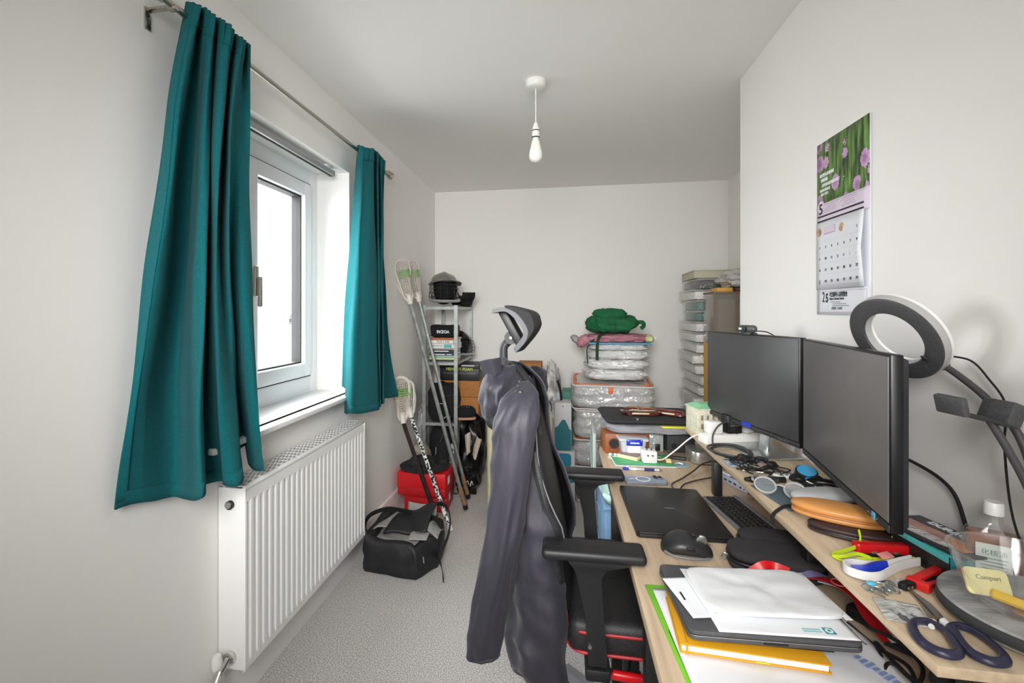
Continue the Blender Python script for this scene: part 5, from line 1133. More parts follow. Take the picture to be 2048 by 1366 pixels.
gl = thing('glass_stand', 'small clear and black stand between wooden box and mesh device', 'stand', (.405, 2.235, ZD), R(5))
MB().box((-.005, 0, .04), (.06, .08, .078), .003).build('clear_block', 'clear_plastic', gl); MB().box((0, 0, .04), (.03, .06, .06), .003).box((.0, -.02, .02), (.02, .05, .03), .002).build('black_core', 'black_plastic', gl)
fb2 = thing('folding_knife', 'slim dark metal folding tool lying before the mesh device', 'tool', (.465, 2.10, ZD), R(-18))
MB().box((0, 0, .006), (.075, .02, .012), .003).build('handle', 'dark_grey_plastic', fb2); MB().tube([(-.03, .01, .012), (-.045, .02, .02), (-.03, .03, .022), (-.02, .02, .014)], .0015, 6, 5).build('ring', 'steel', fb2)
mm = thing('mini_computer', 'silver rounded mini computer half under the riser end', 'computer', (.575, 2.10, ZD), R(2))
MB().lathe([(.0, 0), (.058, 0), (.061, .003), (.0, .003)], (0, 0, 0), 48).build('foot_ring', 'black_rubber', mm)
MB().prism([(x, y) for x, y, _ in rr(0, 0, .066, .066, .03, 0, 10)], .004, .05, None, .003).build('case', mat('silver_alu', 'c6c4bf', .3, .85), mm, 40)
MB().box((.02, .0, .0505), (.014, .012, .0004), .0002).build('logo_mark', 'ink', mm)
hb = thing('usb_hub', 'silver hub with a row of ports leaning under the riser edge', 'hub', (.598, 1.815, ZD), R(-70))
MB().box((0, 0, .015), (.155, .03, .028), .003).build('body', mat('hub_silver', 'b7bfd2', .35, .5), hb)
for k in range(4): MB().box((-.055+.024*k, -.0153, .014), (.013, .001, .006), .0004).build('port', 'ink', hb)
MB().cyl((.045, -.0153, .012), .0035, .002, (R(90), 0, 0), 14).cyl((.062, -.0153, .012), .002, .002, (R(90), 0, 0), 12).build('jack', 'ink', hb)
MB().box((-.04, .0, .0305), (.05, .018, .006), .002).build('white_cap', 'white_plastic', hb)
tag(MB().tube([(.375, 1.716, .75), (.372, 1.74, .75), (.385, 1.79, .746), (.43, 1.85, .745), (.49, 1.93, .75), (.54, 2.0, .757), (.60, 2.04, .76)], .0028, 8, 10).build('laptop_cable', mat('cable_brown', '3b3734', .6)), 'dark cable from the laptop to the silver mini computer', 'cable')
tag(MB().tube([(.40, 1.716, .75), (.40, 1.74, .748), (.43, 1.80, .744), (.49, 1.85, .744), (.55, 1.878, .748), (.565, 1.885, .753)], .0028, 8, 10).build('hub_cable', 'cable_brown'), 'dark cable from the laptop to the silver port hub', 'cable')

# ---- near pile: folder, mail bags, notebooks, small laptop, papers
fo = thing('folder', 'bright green folder at the bottom of the near paper pile', 'folder', (.36, .98, ZD), R(4))
MB().box((-.018, .0, .002), (.30, .31, .004), .001).build('cover', mat('folder_green', '7ac22f', .5), fo)
mg = thing('magazine', 'glossy dark green magazine under the large white mail bag', 'magazine', (.365, .89, ZD+.0042), R(4))
MB().box((0, 0, .002), (.32, .17, .004), .001).build('pages', mat('mag_green', '49703f', .35, col2='3d6135', scale=10), mg)
def sheet(mb, w, d, z, bumpy, seed, nx=30, ny=26, lift=0):
    return mb.grid(nx, ny, lambda u, v: Vector(((u-.5)*w, (v-.5)*d, z+bumpy*(noise.noise(Vector((u*3.5+seed, v*3.5, 0)))+.45*abs(noise.noise(Vector((u*9, v*5+seed, 3)))))*min(1, 8*min(u, v, 1-u, 1-v)+.25)+lift*(u-.5)*(v-.5))))
wbg = thing('mail_bag', 'large white mailing bag with blue print under the notebooks', 'mail bag', (.378, .955, ZD+.0102), R(3))
sheet(MB(), .355, .30, .001, .004, 2).build('bag', mat('polymail', 'eceef1', .35), wbg, 180, .0012)
sheet(MB(), .35, .295, -.0012, .001, 7).build('bag_back', 'polymail', wbg, 180, .001)
mat('print_blue', '7f9bd0', .5)
for k in range(9): MB().box((.125+.0042*k, -.03-.009*k, .0062), (.006, .012+.004*(k % 3), .0004), 0, (0, 0, R(-62))).build('blue_print', 'print_blue', wbg)
for k in range(6): MB().box((.158-.006*(k % 2), .02+.018*k, .0058), (.003, .03-.003*(k % 3), .0003), 0, (0, 0, R(14))).build('print_line', 'grey_plastic', wbg)
yn = thing('yellow_notebook', 'mustard yellow notebook with elastic band and lime tab', 'notebook', (.325, .966, ZD+.0165), R(-3))
MB().box((0, 0, .0012), (.235, .165, .0024), .0008).box((0, 0, .0148), (.235, .165, .0024), .0008).build('cover', mat('mustard', 'd59a1c', .5), yn); MB().box((0, .0, .008), (.228, .158, .0112), .001).build('pages', 'white_paper', yn)
MB().rod((-.106, -.0826, .0005), (-.106, -.0826, .0158), .002, 8).rod((-.106, -.08, .0165), (-.106, .08, .0165), .0016, 8).build('elastic_band', 'mustard', yn); MB().box((.012, -.0835, .004), (.022, .01, .002), .0005, (R(-35), 0, 0)).build('lime_tab', mat('lime_tab', 'c9cf3a', .5), yn)
bn2 = thing('black_notebook', 'black notebook with gold letters between yellow notebook and small laptop', 'notebook', (.343, .985, ZD+.0328), R(1))
MB().box((0, 0, .004), (.225, .155, .0075), .001).build('cover', 'black_plastic', bn2); text('NOTES', .0065, (-.05, -.0783, .004), (R(90), 0, 0), mat('gold', 'c0a25a', .4, .5), bn2)
sl = thing('small_laptop', 'small dark grey closed laptop on the near paper pile', 'laptop', (.355, 1.008, ZD+.0412), R(2.7))
MB().prism([(x, y) for x, y, _ in rr(0, 0, .142, .112, .015, 0)], 0, .0075, None, .001).build('base', 'laptop_grey', sl, 30); MB().prism([(x, y) for x, y, _ in rr(0, 0, .1415, .1115, .015, 0)], .0086, .0165, None, .0015).build('lid', 'laptop_grey', sl, 30)
MB().prism([(x, y) for x, y, _ in rr(0, 0, .1422, .1122, .015, 0)], .0072, .0084).build('silver_line', 'steel', sl, 30); MB().box((.0, -.1123, .004), (.04, .001, .003)).build('latch_notch', 'ink', sl)
lp_ = thing('letter', 'white letter with a teal square logo on the small laptop', 'paper', (.376, 1.003, ZD+.0583), R(4))
sheet(MB(), .23, .205, .0005, .0008, 3).build('sheet', 'white_paper', lp_, 180, .0004)
lg = MB().box((.075, -.083, .0018), (.017, .017, .0004)).build('logo_square', mat('logo_teal', '2f97a3', .5), lp_); MB().lathe([(.003, 0), (.0062, 0), (.0062, .0004), (.003, .0004)], (.075, -.083, .002), 20, cap=False).build('logo_ring', 'white_paper', lg)
for k in range(2): MB().box((.046, -.081-.006*k, .0018), (.03, .003, .0003)).build('logo_text', mat('pale_teal', '8cc6cc', .5), lp_)
env = thing('envelope', 'white window envelope sticking out under the top mail bag', 'paper', (.335, 1.01, ZD+.0612), R(13))
sheet(MB(), .24, .13, .0005, .0008, 9).build('sheet', 'white_paper', env, 180, .0006); MB().box((-.108, .0, .0018), (.0035, .026, .0004), 0, (0, 0, R(-6))).build('print', 'ink', env); MB().grid(8, 1, lambda u, v: Vector((-.02+.11*u, -.0655+.002*v-.002*u, .001+.0005*v))).build('navy_edge', 'navy_rubber', env, 180, .0005)
tm = thing('mail_bag', 'crinkled white padded mail bag on the very top of the pile', 'mail bag', (.378, 1.018, ZD+.0642), R(6))
q = MB().pillow((0, 0, .0042), (.238, .155, .0085), 9, 50, 24, None, .0, 3, 5)
for v in q.bm.verts:
    f = min(1, (1-abs(v.co.x)/.119)*6)*min(1, (1-abs(v.co.y)/.0775)*6)
    v.co.z += f*.004*(noise.noise(Vector((v.co.x*28, v.co.y*28, 2)))-.4*abs(noise.noise(Vector((v.co.x*50+v.co.y*30, v.co.y*20, 7)))))*(1 if v.co.z > .004 else .2)
q.build('bag', mat('mail_white', 'e3e5e7', .4, bump=.25, bscale=40), tm)
for s in (-1, 1): MB().box((s*.118, 0, .002), (.012, .154, .0015), .0004).build('seam', 'mail_white', tm)

rb = thing('ribbon', 'striped red navy and white ribbon bunched under the riser edge', 'ribbon', (0, 0, 0))
mat('ribbon_red', 'b3131f', .5); mat('ribbon_navy', '262545', .5); mat('ribbon_white', 'd9d9dc', .55)
for k, (m_, off, wd) in enumerate((('ribbon_red', 0, .026), ('ribbon_navy', .019, .014), ('ribbon_white', .042, .032), ('ribbon_red', .066, .018))):
    MB().strip([(.515+off*.8, 1.15, .775), (.55+off*.8, 1.12, .79-.006*k), (.575+off*.45, 1.07, .79-.008*k), (.575+off*.45, 1.03, .775-.004*k), (.585+off*.4, .985, .756)], wd, 8, (1, .35, 0), .0012).build('stripe', m_, rb)
MB().tube([(.56+.012*math.cos(a), 1.10+.014*math.sin(a), .797) for a in [2*math.pi*k/20 for k in range(20)]], .0012, 6, closed=True).build('thread_loop', mat('coral', 'd98078', .6), rb)
MB().strip([(.50, 1.16, .765), (.53, 1.155, .78), (.56, 1.16, .775), (.585, 1.15, .765)], .03, 8, (.3, 1, 0), .001).build('stripe', mat('lilac', '8986b4', .5), rb)
tag(MB().strip([(.405, 1.135, .785), (.43, 1.136, .802), (.455, 1.14, .80), (.478, 1.125, .798)], .016, 8, (.2, .6, 1), .0015).build('red_strap', 'red_plastic'), 'short red strap poking out behind the top mail bag', 'strap')
for n_, (lab, pts) in enumerate((('black cable looped on the desk below the riser near end', [(.57, 1.02, .76), (.555, .99, .775), (.585, .965, .77), (.60, .93, .755), (.575, .90, .746), (.565, .935, .75), (.56, .98, .755), (.55, .93, .746), (.56, .88, .745)]),
        ('second black cable crossing the looped one under the riser', [(.545, 1.04, .75), (.56, .98, .748), (.585, .94, .746), (.57, .9, .744), (.535, .87, .744), (.53, .90, .746), (.555, .93, .752), (.58, .87, .744)]))):
    tag(MB().tube(pts, .0032, 8, 10).build('black_cable', 'black_rubber'), lab, 'cable', 'black cables under the riser')
ps = thing('power_brick', 'black power adapter lying under the riser behind the cables', 'adapter', (.60, 1.05, ZD), R(-60))
MB().box((0, 0, .014), (.09, .04, .026), .006).build('body', 'black_plastic', ps); MB().rod((.045, 0, .014), (.065, 0, .014), .006, 12, .004).build('strain_relief', 'black_rubber', ps)
tag(MB().tube([(.58, .99, .752), (.62, .96, .748), (.66, .92, .746), (.70, .85, .746)], .006, 8, 8, flat=.6).build('flat_strap', 'strap_black'), 'flat black strap running under the riser towards the wall', 'strap')
blk = thing('black_sock', 'small soft black pouch standing under the riser corner', 'pouch', (.60, .86, ZD), R(20))
MB().pillow((0, 0, .04), (.06, .045, .08), 2.8, 22, 18, None, .15, 4, 3).build('body', 'black_fabric', blk)
rbk = thing('red_book', 'red book with white pages under the near end of the riser', 'book', (.70, .80, ZD+.0), R(2))
MB().box((0, 0, .0035), (.13, .16, .007), .001).box((0, 0, .0265), (.13, .16, .007), .001).build('cover', 'ribbon_red', rbk); MB().box((0, 0, .015), (.126, .155, .017)).build('pages', 'white_paper', rbk)

# ================================================================ things on the riser shelf
ps2 = thing('power_strip', 'long white power strip lying across the far end of the riser', 'power strip', (.62, 1.905, ZS), R(17))
MB().box((0, 0, .018), (.25, .055, .036), .009, seg=4).build('body', 'white_plastic', ps2)
for k in range(4): MB().box((-.08+.055*k, 0, .0365), (.042, .042, .002), .0008).build('socket', mat('socket_white', 'dddbd6', .4), ps2)
MB().tube([(.125, 0, .016), (.145, .01, .012), (.155, .03, .008)], .004, 8, 5).build('cord', 'white_plastic', ps2)
pl = thing('usb_plug', 'white cube charger plugged into the power strip', 'plug', (.545, 1.882, ZS+.0382), R(17))
MB().box((0, 0, .022), (.05, .045, .044), .006).build('body', 'white_plastic', pl)
pa = thing('power_adapter', 'black plug adapter with white rating print on the strip', 'adapter', (.612, 1.90, ZS+.0382), R(17))
MB().box((0, 0, .033), (.055, .05, .066), .005).build('body', 'black_plastic', pa)
for k in range(4): MB().box((-.016+.009*k, -.0254, .042), (.005, .0006, .014+.003*(k % 2)), .0002).build('print', 'nickel', pa)
MB().box((-.002, -.0254, .03), (.036, .0006, .003)).build('print', 'nickel', pa)
for lab, x, y, h in (('white plug beside the black adapter on the strip', .668, 1.917, .05), ('smaller white plug at the wall end of the strip', .715, 1.932, .036)):
    t = thing('wall_plug', lab, 'plug', (x, y, ZS+.0382), R(17), 'white plugs')
    MB().box((0, 0, h/2), (.036, .042, h), .006).build('body', 'white_plastic', t); MB().box((0, -.0213, h*.6), (.01, .001, .008), .0003).build('slot', 'grey_plastic', t)
tbx = thing('tissue_house', 'cardboard tissue box shaped like a stone villa with green roof', 'tissue box', (.585, 2.065, ZS), R(12))
mat('villa', 'd5d2bd', .7, col2='c6c2ab', scale=60); mat('villa_dark', '8a8272', .7); mat('roof_mint', '8cc79f', .6, col2='7dba91', scale=20)
MB().box((0, 0, .048), (.145, .105, .096), .001).build('walls', 'villa', tbx); MB().box((0, 0, .0985), (.152, .112, .005), .001).build('cornice', 'villa', tbx)
MB().rings([[(-.076, -.056, .101), (.076, -.056, .101), (.076, .056, .101), (-.076, .056, .101)], [(-.05, -.03, .114), (.05, -.03, .114), (.05, .03, .114), (-.05, .03, .114)]]).build('roof', 'roof_mint', tbx, 0)
for r_ in range(2):
    for k in range(6):
        w_ = MB().box((-.058+.0225*k, -.0528, .032+.034*r_), (.009, .0012, .02), .0004).build('window', 'villa_dark', tbx)
    for k in range(4): MB().box((-.0728, -.036+.024*k, .032+.034*r_), (.0012, .010, .02), .0004).build('window', mat('villa_pale', 'b9c3b0', .7), tbx)
MB().tube([(.03, -.0, .114), (.03, -.02, .118), (.045, -.045, .108), (.05, -.056, .101)], .0012, 5, 5).build('roof_line', 'villa', tbx)
def coil(name, label, c, rx, ry, n, r, m, seed, cat='cable', grp=None, flat=.25):
    rn = random.Random(seed); P = []
    for k in range(n*14+1):
        a = 2*math.pi*k/14; f = 1+.10*math.sin(k*.37+seed)+rn.uniform(-.03, .03)
        P.append((c[0]+rx*f*math.cos(a), c[1]+ry*f*math.sin(a)+.004*math.sin(k*.21), c[2]+r+.0035*(k/14)*flat*4+.002*(1+math.sin(k*.9))))
    o = MB().tube(P, r, 8, 2).build(name, m); return tag(o, label, cat, grp)
coil('coiled_cable', 'neat coil of thick dark grey cable on the riser below the power strip', (.558, 1.742, ZS), .062, .075, 4, .0032, mat('cable_grey', '3f4043', .55), 2)
tag(MB().tube([(.612, 1.872, .945), (.585, 1.86, .955), (.552, 1.842, .945), (.528, 1.825, .915), (.52, 1.80, .885), (.51, 1.765, .8755)], .0026, 8, 10).build('adapter_cable', 'cable_grey'), 'dark cable arching from the black adapter down to the coil', 'cable')
hp = thing('wired_headphones', 'tangle of black earphone leads with a metal clip on the riser', 'earphones', (.585, 1.60, ZS))
rn = random.Random(5)
P = [(.055*math.cos(k*.9)*(1+.4*math.sin(k*1.7)), .065*math.sin(k*.7+1)*(1+.3*math.cos(k*1.3)), .004+.004*(k % 5)+.003*math.sin(k)) for k in range(60)]
MB().tube(P, .0018, 6, 5).build('leads', 'black_rubber', hp)
for x, y in ((.03, .035), (.05, .01), (-.01, .05)): MB().sphere((x, y, .012), (.014, .018, .011), 16, (0, 0, x*40)).build('earpiece', 'black_plastic', hp)
MB().rod((-.05, -.04, .006), (.0, -.06, .008), .003, 10).rod((-.02, .0, .01), (.03, -.05, .01), .0028, 10).build('jack_plug', 'steel', hp)
MB().box((.015, -.01, .016), (.022, .018, .012), .004, (0, 0, R(30))).build('clip', 'brown_card', hp); MB().sphere((-.03, .055, .012), .005, 10).build('red_band', 'red_plastic', hp)
pw = thing('plastic_pouch', 'crumpled pale blue plastic pouch at the riser edge', 'pouch', (.545, 1.635, ZS))
sheet(MB(), .07, .075, .004, .008, 4, 16, 16).build('film', film('pale_film', 'b9cbe0', .3, .1, .2, .5, 40), pw, 180, .001)
mk = thing('marker_pen', 'thick black marker pen with a pale label on the riser edge', 'pen', (.51, 1.47, ZS+.0085), R(7))
MB().rod((0, 0, 0), (.02, 0, 0), .005, 16, .0085).rod((.02, 0, 0), (.11, 0, 0), .0085, 16).build('barrel', 'black_plastic', mk); MB().rod((.05, -.0, .0003), (.09, 0, .0003), .0087, 16).build('label', 'dark_grey_plastic', mk); MB().box((.07, -.0088, 0), (.035, .001, .003)).build('print', 'nickel', mk)
cp = thing('memory_stick', 'flat black stick lying between the marker pen and grey cloth', 'stick', (.56, 1.447, ZS), R(4)); MB().box((0, 0, .003), (.07, .014, .006), .001).build('body', 'black_plastic', cp)
bits = [('bit_set', 'row of small silver driver bits on a holder', .65, 1.54)]
bt_ = thing('bit_holder', 'small silver rack of driver bits beside the blue watch', 'tool', (.645, 1.54, ZS), R(25))
MB().box((0, 0, .004), (.065, .04, .007), .002).build('holder', 'white_plastic', bt_)
for i in range(4):
    for j in range(2): MB().cyl((-.024+.016*i, -.009+.018*j, .0095), .0045, .006, None, 6).build('bit', 'steel', bt_)
wt = thing('watch', 'black wristwatch with bright blue face standing on its strap', 'watch', (.682, 1.50, ZS), R(10))
MB().cyl((0, 0, .026), .028, .014, (R(20), R(-8), 0), 32, bev=.003).build('case', 'black_plastic', wt)
MB().cyl((-.001, -.0028, .0335), .0235, .001, (R(20), R(-8), 0), 32).build('dial', mat('watch_blue', '3f9ed0', .25, coat=.5), wt)
MB().strip([(-.028, .0, .02), (-.04, 0, .012), (-.036, .0, .003), (.0, .0, .002), (.036, 0, .003), (.04, 0, .012), (.028, 0, .02)], .024, 6, (0, 1, 0), .003).build('strap', 'black_rubber', wt)
MB().cyl((-.012, -.03, .016), .009, .012, (R(90), 0, 0), 20).build('crown', mat('deep_blue', '1560a8', .3, coat=.5), wt)
hs = thing('headset', 'black glossy folded headset lying behind the glasses under the monitor', 'headphones', (.69, 1.385, ZS))
MB().tube([(-.035, .05, .018), (-.01, .06, .022), (.03, .035, .024), (.04, -.02, .02), (.02, -.06, .014)], .010, 10, 8, flat=.6).build('headband', 'bezel', hs)
for x, y in ((-.03, .03), (.0, -.055)): MB().lathe([(0, 0), (.024, 0), (.028, .006), (.026, .018), (.015, .022), (0, .022)], (x, y, .001), 28).build('ear_cup', 'black_plastic', hs)
MB().tube([(-.04, .045, .026), (-.005, .0, .014), (.0, -.03, .024), (.03, -.05, .02)], .0016, 6, 8).build('white_wire', 'white_plastic', hs)
mtc = thing('lens_cloth', 'slate blue cleaning cloth flat on the riser under the glasses', 'cloth', (.572, 1.365, ZS), R(9))
sheet(MB(), .09, .17, .0012, .0012, 6, 12, 16).build('cloth', mat('slate_cloth', '59666e', .9), mtc, 180, .0012)
sg = thing('glasses', 'pale grey framed glasses resting on the slate cloth', 'glasses', (.572, 1.385, ZS+.0045), R(-32))
mat('frame_grey', 'aaa7a3', .45); film('lens', 'aab6bd', .75, .08)
for sx in (-1, 1):
    cx = sx*.034
    MB().tube([(cx+.025*math.cos(a), -.03, .022+.0195*math.sin(a)) for a in [2*math.pi*k/28 for k in range(28)]], .0024, 8, closed=True).build('rim', 'frame_grey', sg)
    MB().cyl((cx, -.03, .022), .0245, .0012, (R(90), 0, 0), 28).build('lens', 'lens', sg)
    MB().strip([(sx*.062, -.03, .03), (sx*.067, -.02, .03), (sx*.069, .02, .026), (sx*.064, .06, .016), (sx*.056, .085, .006)], .007, 6, (0, 0, 1), .0035).build('temple', 'frame_grey', sg)
MB().tube([(-.012, -.03, .026), (0, -.032, .03), (.012, -.03, .026)], .0024, 8, 4).build('bridge', 'frame_grey', sg)
def shellcase(name, label, x, y, z, rz, w, d, h, m, band, cat='glasses case'):
    t = thing(name, label, cat, (x, y, z), rz)
    for zz, s, nm in ((h*.28, .56, 'lower_shell'), (h*.66, .68, 'upper_shell')):
        q = MB().pillow((0, 0, zz), (w, d, h*s), 2.7, 44, 20)
        for v in q.bm.verts: v.co.y *= 1-.25*(v.co.x/(w/2))**2
        q.build(nm, m, t, 180)
    MB().tube([(w/2*.96*abs(math.cos(a))**.74*(1 if math.cos(a) > 0 else -1), d/2*.96*abs(math.sin(a))**.74*(1 if math.sin(a) > 0 else -1)*(1-.25*math.cos(a)**2), h*.45) for a in [2*math.pi*k/48 for k in range(48)]], .0022, 6, closed=True).build('closing_edge', band, t)
    return t
shellcase('glasses_case', 'pale grey hard glasses case at the middle of the riser', .637, 1.318, ZS, R(14), .16, .068, .044, mat('case_pale', 'b7b8ba', .4), 'grey_plastic')
tag(MB().tube([(.56, 1.285, .876), (.535, 1.27, .885), (.512, 1.26, .878), (.5, 1.262, .862), (.497, 1.258, .845)], .004, 8, 8).build('cord_loop', 'black_rubber'), 'thick black cord hanging over the riser edge by the grey case', 'cord')
shellcase('glasses_case', 'dark brown glasses case beneath the orange one', .610, 1.150, ZS, R(-24), .155, .065, .026, mat('case_brown', '3b2726', .5), 'black_plastic')
oc = shellcase('glasses_case', 'orange tan glasses case lying on the dark brown one', .603, 1.182, ZS+.022, R(-26), .178, .078, .036, mat('case_orange', 'd59653', .4, col2='c98a48', scale=4, stretch=(1, 8, 4)), mat('case_orange_dark', 'b9763a', .5))
rk = thing('pocket_knife', 'red handled pocket knife tied with a lime cord near the monitor corner', 'knife', (.625, 1.078, ZS+.006), R(4))
MB().prism([(x, y) for x, y, _ in rr(0, 0, .052, .011, .009, 0)], .0, .018, None, .003).build('handle', 'red_plastic', rk, 40)
for k in range(3): MB().box((-.02+.02*k, -.0125, .004), (.012, .003, .005), .001).build('blade_edge', 'steel', rk)
MB().box((0, -.006, -.003), (.09, .01, .005), .001).build('liner', 'black_plastic', rk)
lc = thing('lime_cord', 'lime green shoelace cord looped around the red knife', 'cord', (0, 0, 0)); mat('lime', 'c3d820', .6); mat('grey_tongue', 'a9b0a8', .6)
MB().strip([(.60, 1.105, .905), (.592, 1.085, .893), (.575, 1.07, .886), (.55, 1.062, .88), (.528, 1.055, .876), (.524, 1.045, .876), (.54, 1.04, .88), (.565, 1.045, .884), (.585, 1.037, .88), (.575, 1.03, .876)], .006, 10, (0, 0, 1), .003).build('cord', 'lime', lc)
MB().tube([(.56, 1.04, .876), (.60, 1.045, .876), (.64, 1.05, .876), (.675, 1.06, .878), (.69, 1.08, .882), (.685, 1.105, .888), (.665, 1.115, .893)], .0035, 8, 10).build('cord', 'lime', lc)
MB().tube([(.523, 1.05, .874), (.53, 1.035, .874), (.55, 1.025, .876)], .0018, 8, 8).build('cord', 'lime', lc)
MB().prism([(-.025, 0), (0, .008), (.025, 0), (0, -.006)], 0, .003, Matrix.Translation((.552, 1.052, .874)) @ Matrix.Rotation(R(8), 4, 'Z')).build('grey_tag', 'grey_tongue', lc)
ws = thing('elastic_strap', 'white elastic strap loop with blue buckle on the riser', 'strap', (0, 0, 0))
MB().strip([(.655, 1.042, .883), (.63, 1.03, .883), (.595, 1.012, .883), (.565, 1.005, .883), (.535, 1.008, .883), (.515, .995, .883), (.515, .975, .883), (.535, .962, .883), (.56, .967, .883), (.59, .99, .883), (.63, 1.018, .883), (.665, 1.035, .883)], .015, 8, (0, .0, 1), .003).build('band', 'white_plastic', ws)
MB().strip([(.525, .985, .878), (.545, .98, .882), (.565, .99, .884), (.59, 1.0, .884)], .022, 6, (0, .3, 1), .006).build('buckle', 'blue_plastic', ws)
MB().box((.60, 1.022, .8955), (.03, .014, .001), .0003, (R(20), 0, R(28))).build('pink_tag', mat('pink_tag', 'd98a88', .6), ws)
du = thing('battery_carton', 'teal open carton with a dark battery pack lid by the wall', 'box', (0, 0, 0))
def orient(a, b):
    d = Vector(b)-Vector(a); return d, math.atan2(d.y, d.x)
mat('teal_card', '4fb5b5', .5); mat('teal_dark', '1f8f91', .5)
tb_ = Matrix.Translation((.700, 1.062, ZS)) @ Matrix.Rotation(R(-84), 4, 'Z')
def tbox(c, d, m, nm, p=du, bev=.001):
    mb = MB().box(c, d, bev); bmesh.ops.transform(mb.bm, matrix=tb_, verts=mb.bm.verts[:]); return mb.build(nm, m, p)
tbox((.0, -.028, .024), (.15, .003, .048), 'black_plastic', 'side'); tbox((0, .028, .024), (.15, .003, .048), 'teal_dark', 'side'); tbox((.074, 0, .024), (.003, .056, .048), 'teal_dark', 'end'); tbox((0, 0, .0015), (.15, .056, .003), 'teal_card', 'bottom'); tbox((0, -.031, .042), (.15, .003, .012), 'teal_card', 'rim_flap')
tbox((.05, -.005, .0485), (.06, .05, .002), 'teal_card', 'top_flap')
dp = thing('battery_pack', 'dark blister pack with orange and white print lying on the teal carton', 'battery pack', (.715, 1.062, ZS+.0506), R(-76))
MB().box((0, 0, .0025), (.17, .10, .005), .0008).build('card_back', mat('pack_black', '26262a', .4), dp)
MB().box((-.02, -.012, .0055), (.12, .05, .0006)).build('print_panel', mat('pack_peach', 'c99c86', .4, col2='a5686a', scale=25), dp); MB().box((.045, -.012, .0058), (.05, .04, .0006)).build('orange_panel', mat('pack_orange', 'd58a45', .4), dp); MB().box((-.06, -.032, .0058), (.05, .025, .0006), 0, (0, 0, R(8))).build('white_panel', 'white_paper', dp)
text('DURACELL', .021, (.0, .035, .0054), (0, 0, 0), 'white_paper', dp, bold=.0006)
MB().pillow((.0, -.03, .006), (.10, .02, .008), 4, 16, 8).build('blister', 'clear_film', dp)
rc_ = thing('red_clip', 'bright red plastic clip in front of the teal carton', 'clip', (.645, .985, ZS), R(35)); mat('bright_red', 'd8221f', .4)
MB().box((.0, 0, .013), (.085, .014, .012), .002).box((.0, -.012, .008), (.085, .012, .006), .002).build('rail', 'bright_red', rc_); MB().box((-.045, -.006, .010), (.014, .034, .016), .003).build('end_stop', 'bright_red', rc_)
pk2 = thing('pen_knife', 'slim black pen knife with silver rivets below the red clip', 'knife', (.617, .965, ZS+.001), R(28)); MB().box((0, 0, .007), (.085, .015, .013), .004).build('handle', 'black_plastic', pk2)
for x in (-.037, -.028, .02): MB().cyl((x, -.0076, .007), .0026, .001, (R(90), 0, 0), 12).build('rivet', 'steel', pk2)
MB().box((.05, .002, .006), (.03, .012, .010), .003).build('end_cap', 'black_rubber', pk2)
ky = thing('keyring', 'bunch of silver keys and rings with a blue stone on the riser', 'keys', (.543, .936, ZS), R(10))
for k in range(4):
    a = k*1.3; x, y = .02*math.cos(a), .012*math.sin(a)
    MB().tube([(x+.010*math.cos(b), y+.009*math.sin(b), .003+.002*k+.001*math.sin(b*2)) for b in [2*math.pi*i/18 for i in range(18)]], .0011, 6, closed=True).build('ring', 'steel', ky)
for k in range(5): MB().cyl((-.02+.011*k, .008*math.sin(k*2), .004+.0015*k), .007, .0018, (R(6*k), R(5), 0), 14).rod((-.02+.011*k, .008*math.sin(k*2), .004+.0015*k), (-.01+.011*k, -.02+.006*k, .003), .0018, 6).build('key', 'steel', ky)
MB().sphere((-.012, .006, .012), (.009, .006, .004), 14).build('blue_stone', mat('aqua', '5fb3cf', .15, coat=.6), ky)
cz = thing('coin_bag', 'small clear zip bag with dark coins near the riser edge', 'bag', (.537, .875, ZS), R(-14)); sheet(MB(), .06, .065, .003, .004, 8, 14, 14).build('film', 'clear_film', cz, 180, .0008)
for x, y in ((.0, -.018), (.012, -.012), (.006, .004), (-.012, -.005)): MB().cyl((x, y, .002), .009, .002, None, 18).build('coin', mat('zinc', '8b8c8b', .4, .6), cz)
sk = thing('clear_sachet', 'empty clear plastic sachet beside the keys and strap', 'sachet', (.585, .962, ZS), R(20)); sheet(MB(), .06, .03, .002, .004, 2, 10, 8).build('film', 'clear_film', sk, 180, .0006)
# ---- scissors
sz = thing('scissors', 'large scissors with dark navy handles at the near riser corner', 'scissors', (0, 0, ZS)); mat('scissor_navy', '2c2b45', .35); mat('blade', 'a9a6a2', .3, .9)
piv = Vector((.571, .858, .006))
for pts, z, nm in (([(.589, .942), (.580, .90), (.568, .862), (.560, .845), (.566, .842), (.577, .858), (.588, .90)], .004, 'blade'), ([(.589, .942), (.584, .90), (.577, .865), (.573, .845), (.580, .843), (.588, .868), (.593, .90)], .0075, 'blade')):
    MB().prism(pts, z-.001, z+.001).build(nm, 'blade', sz, 20)
MB().cyl(piv, .0045, .007, None, 18).build('pivot_screw', mat('brass2', '9c8458', .35, .8), sz)
MB().rod((.564, .85, .005), (.552, .835, .007), .006, 10, .004).rod((.578, .85, .008), (.578, .82, .008), .006, 10, .004).build('shank', 'white_plastic', sz)
for lp2, nm in (([(.556, .842), (.537, .842), (.522, .828), (.512, .80), (.514, .778), (.53, .768), (.547, .776), (.556, .80), (.563, .82)], 'handle_loop'), ([(.578, .836), (.594, .84), (.606, .825), (.606, .79), (.597, .768), (.577, .762), (.563, .775), (.566, .80), (.573, .82)], 'handle_loop')):
    MB().tube([(x, y, .009) for x, y in lp2], .0052, 10, 6, closed=True, flat=1.3).build(nm, 'scissor_navy', sz)
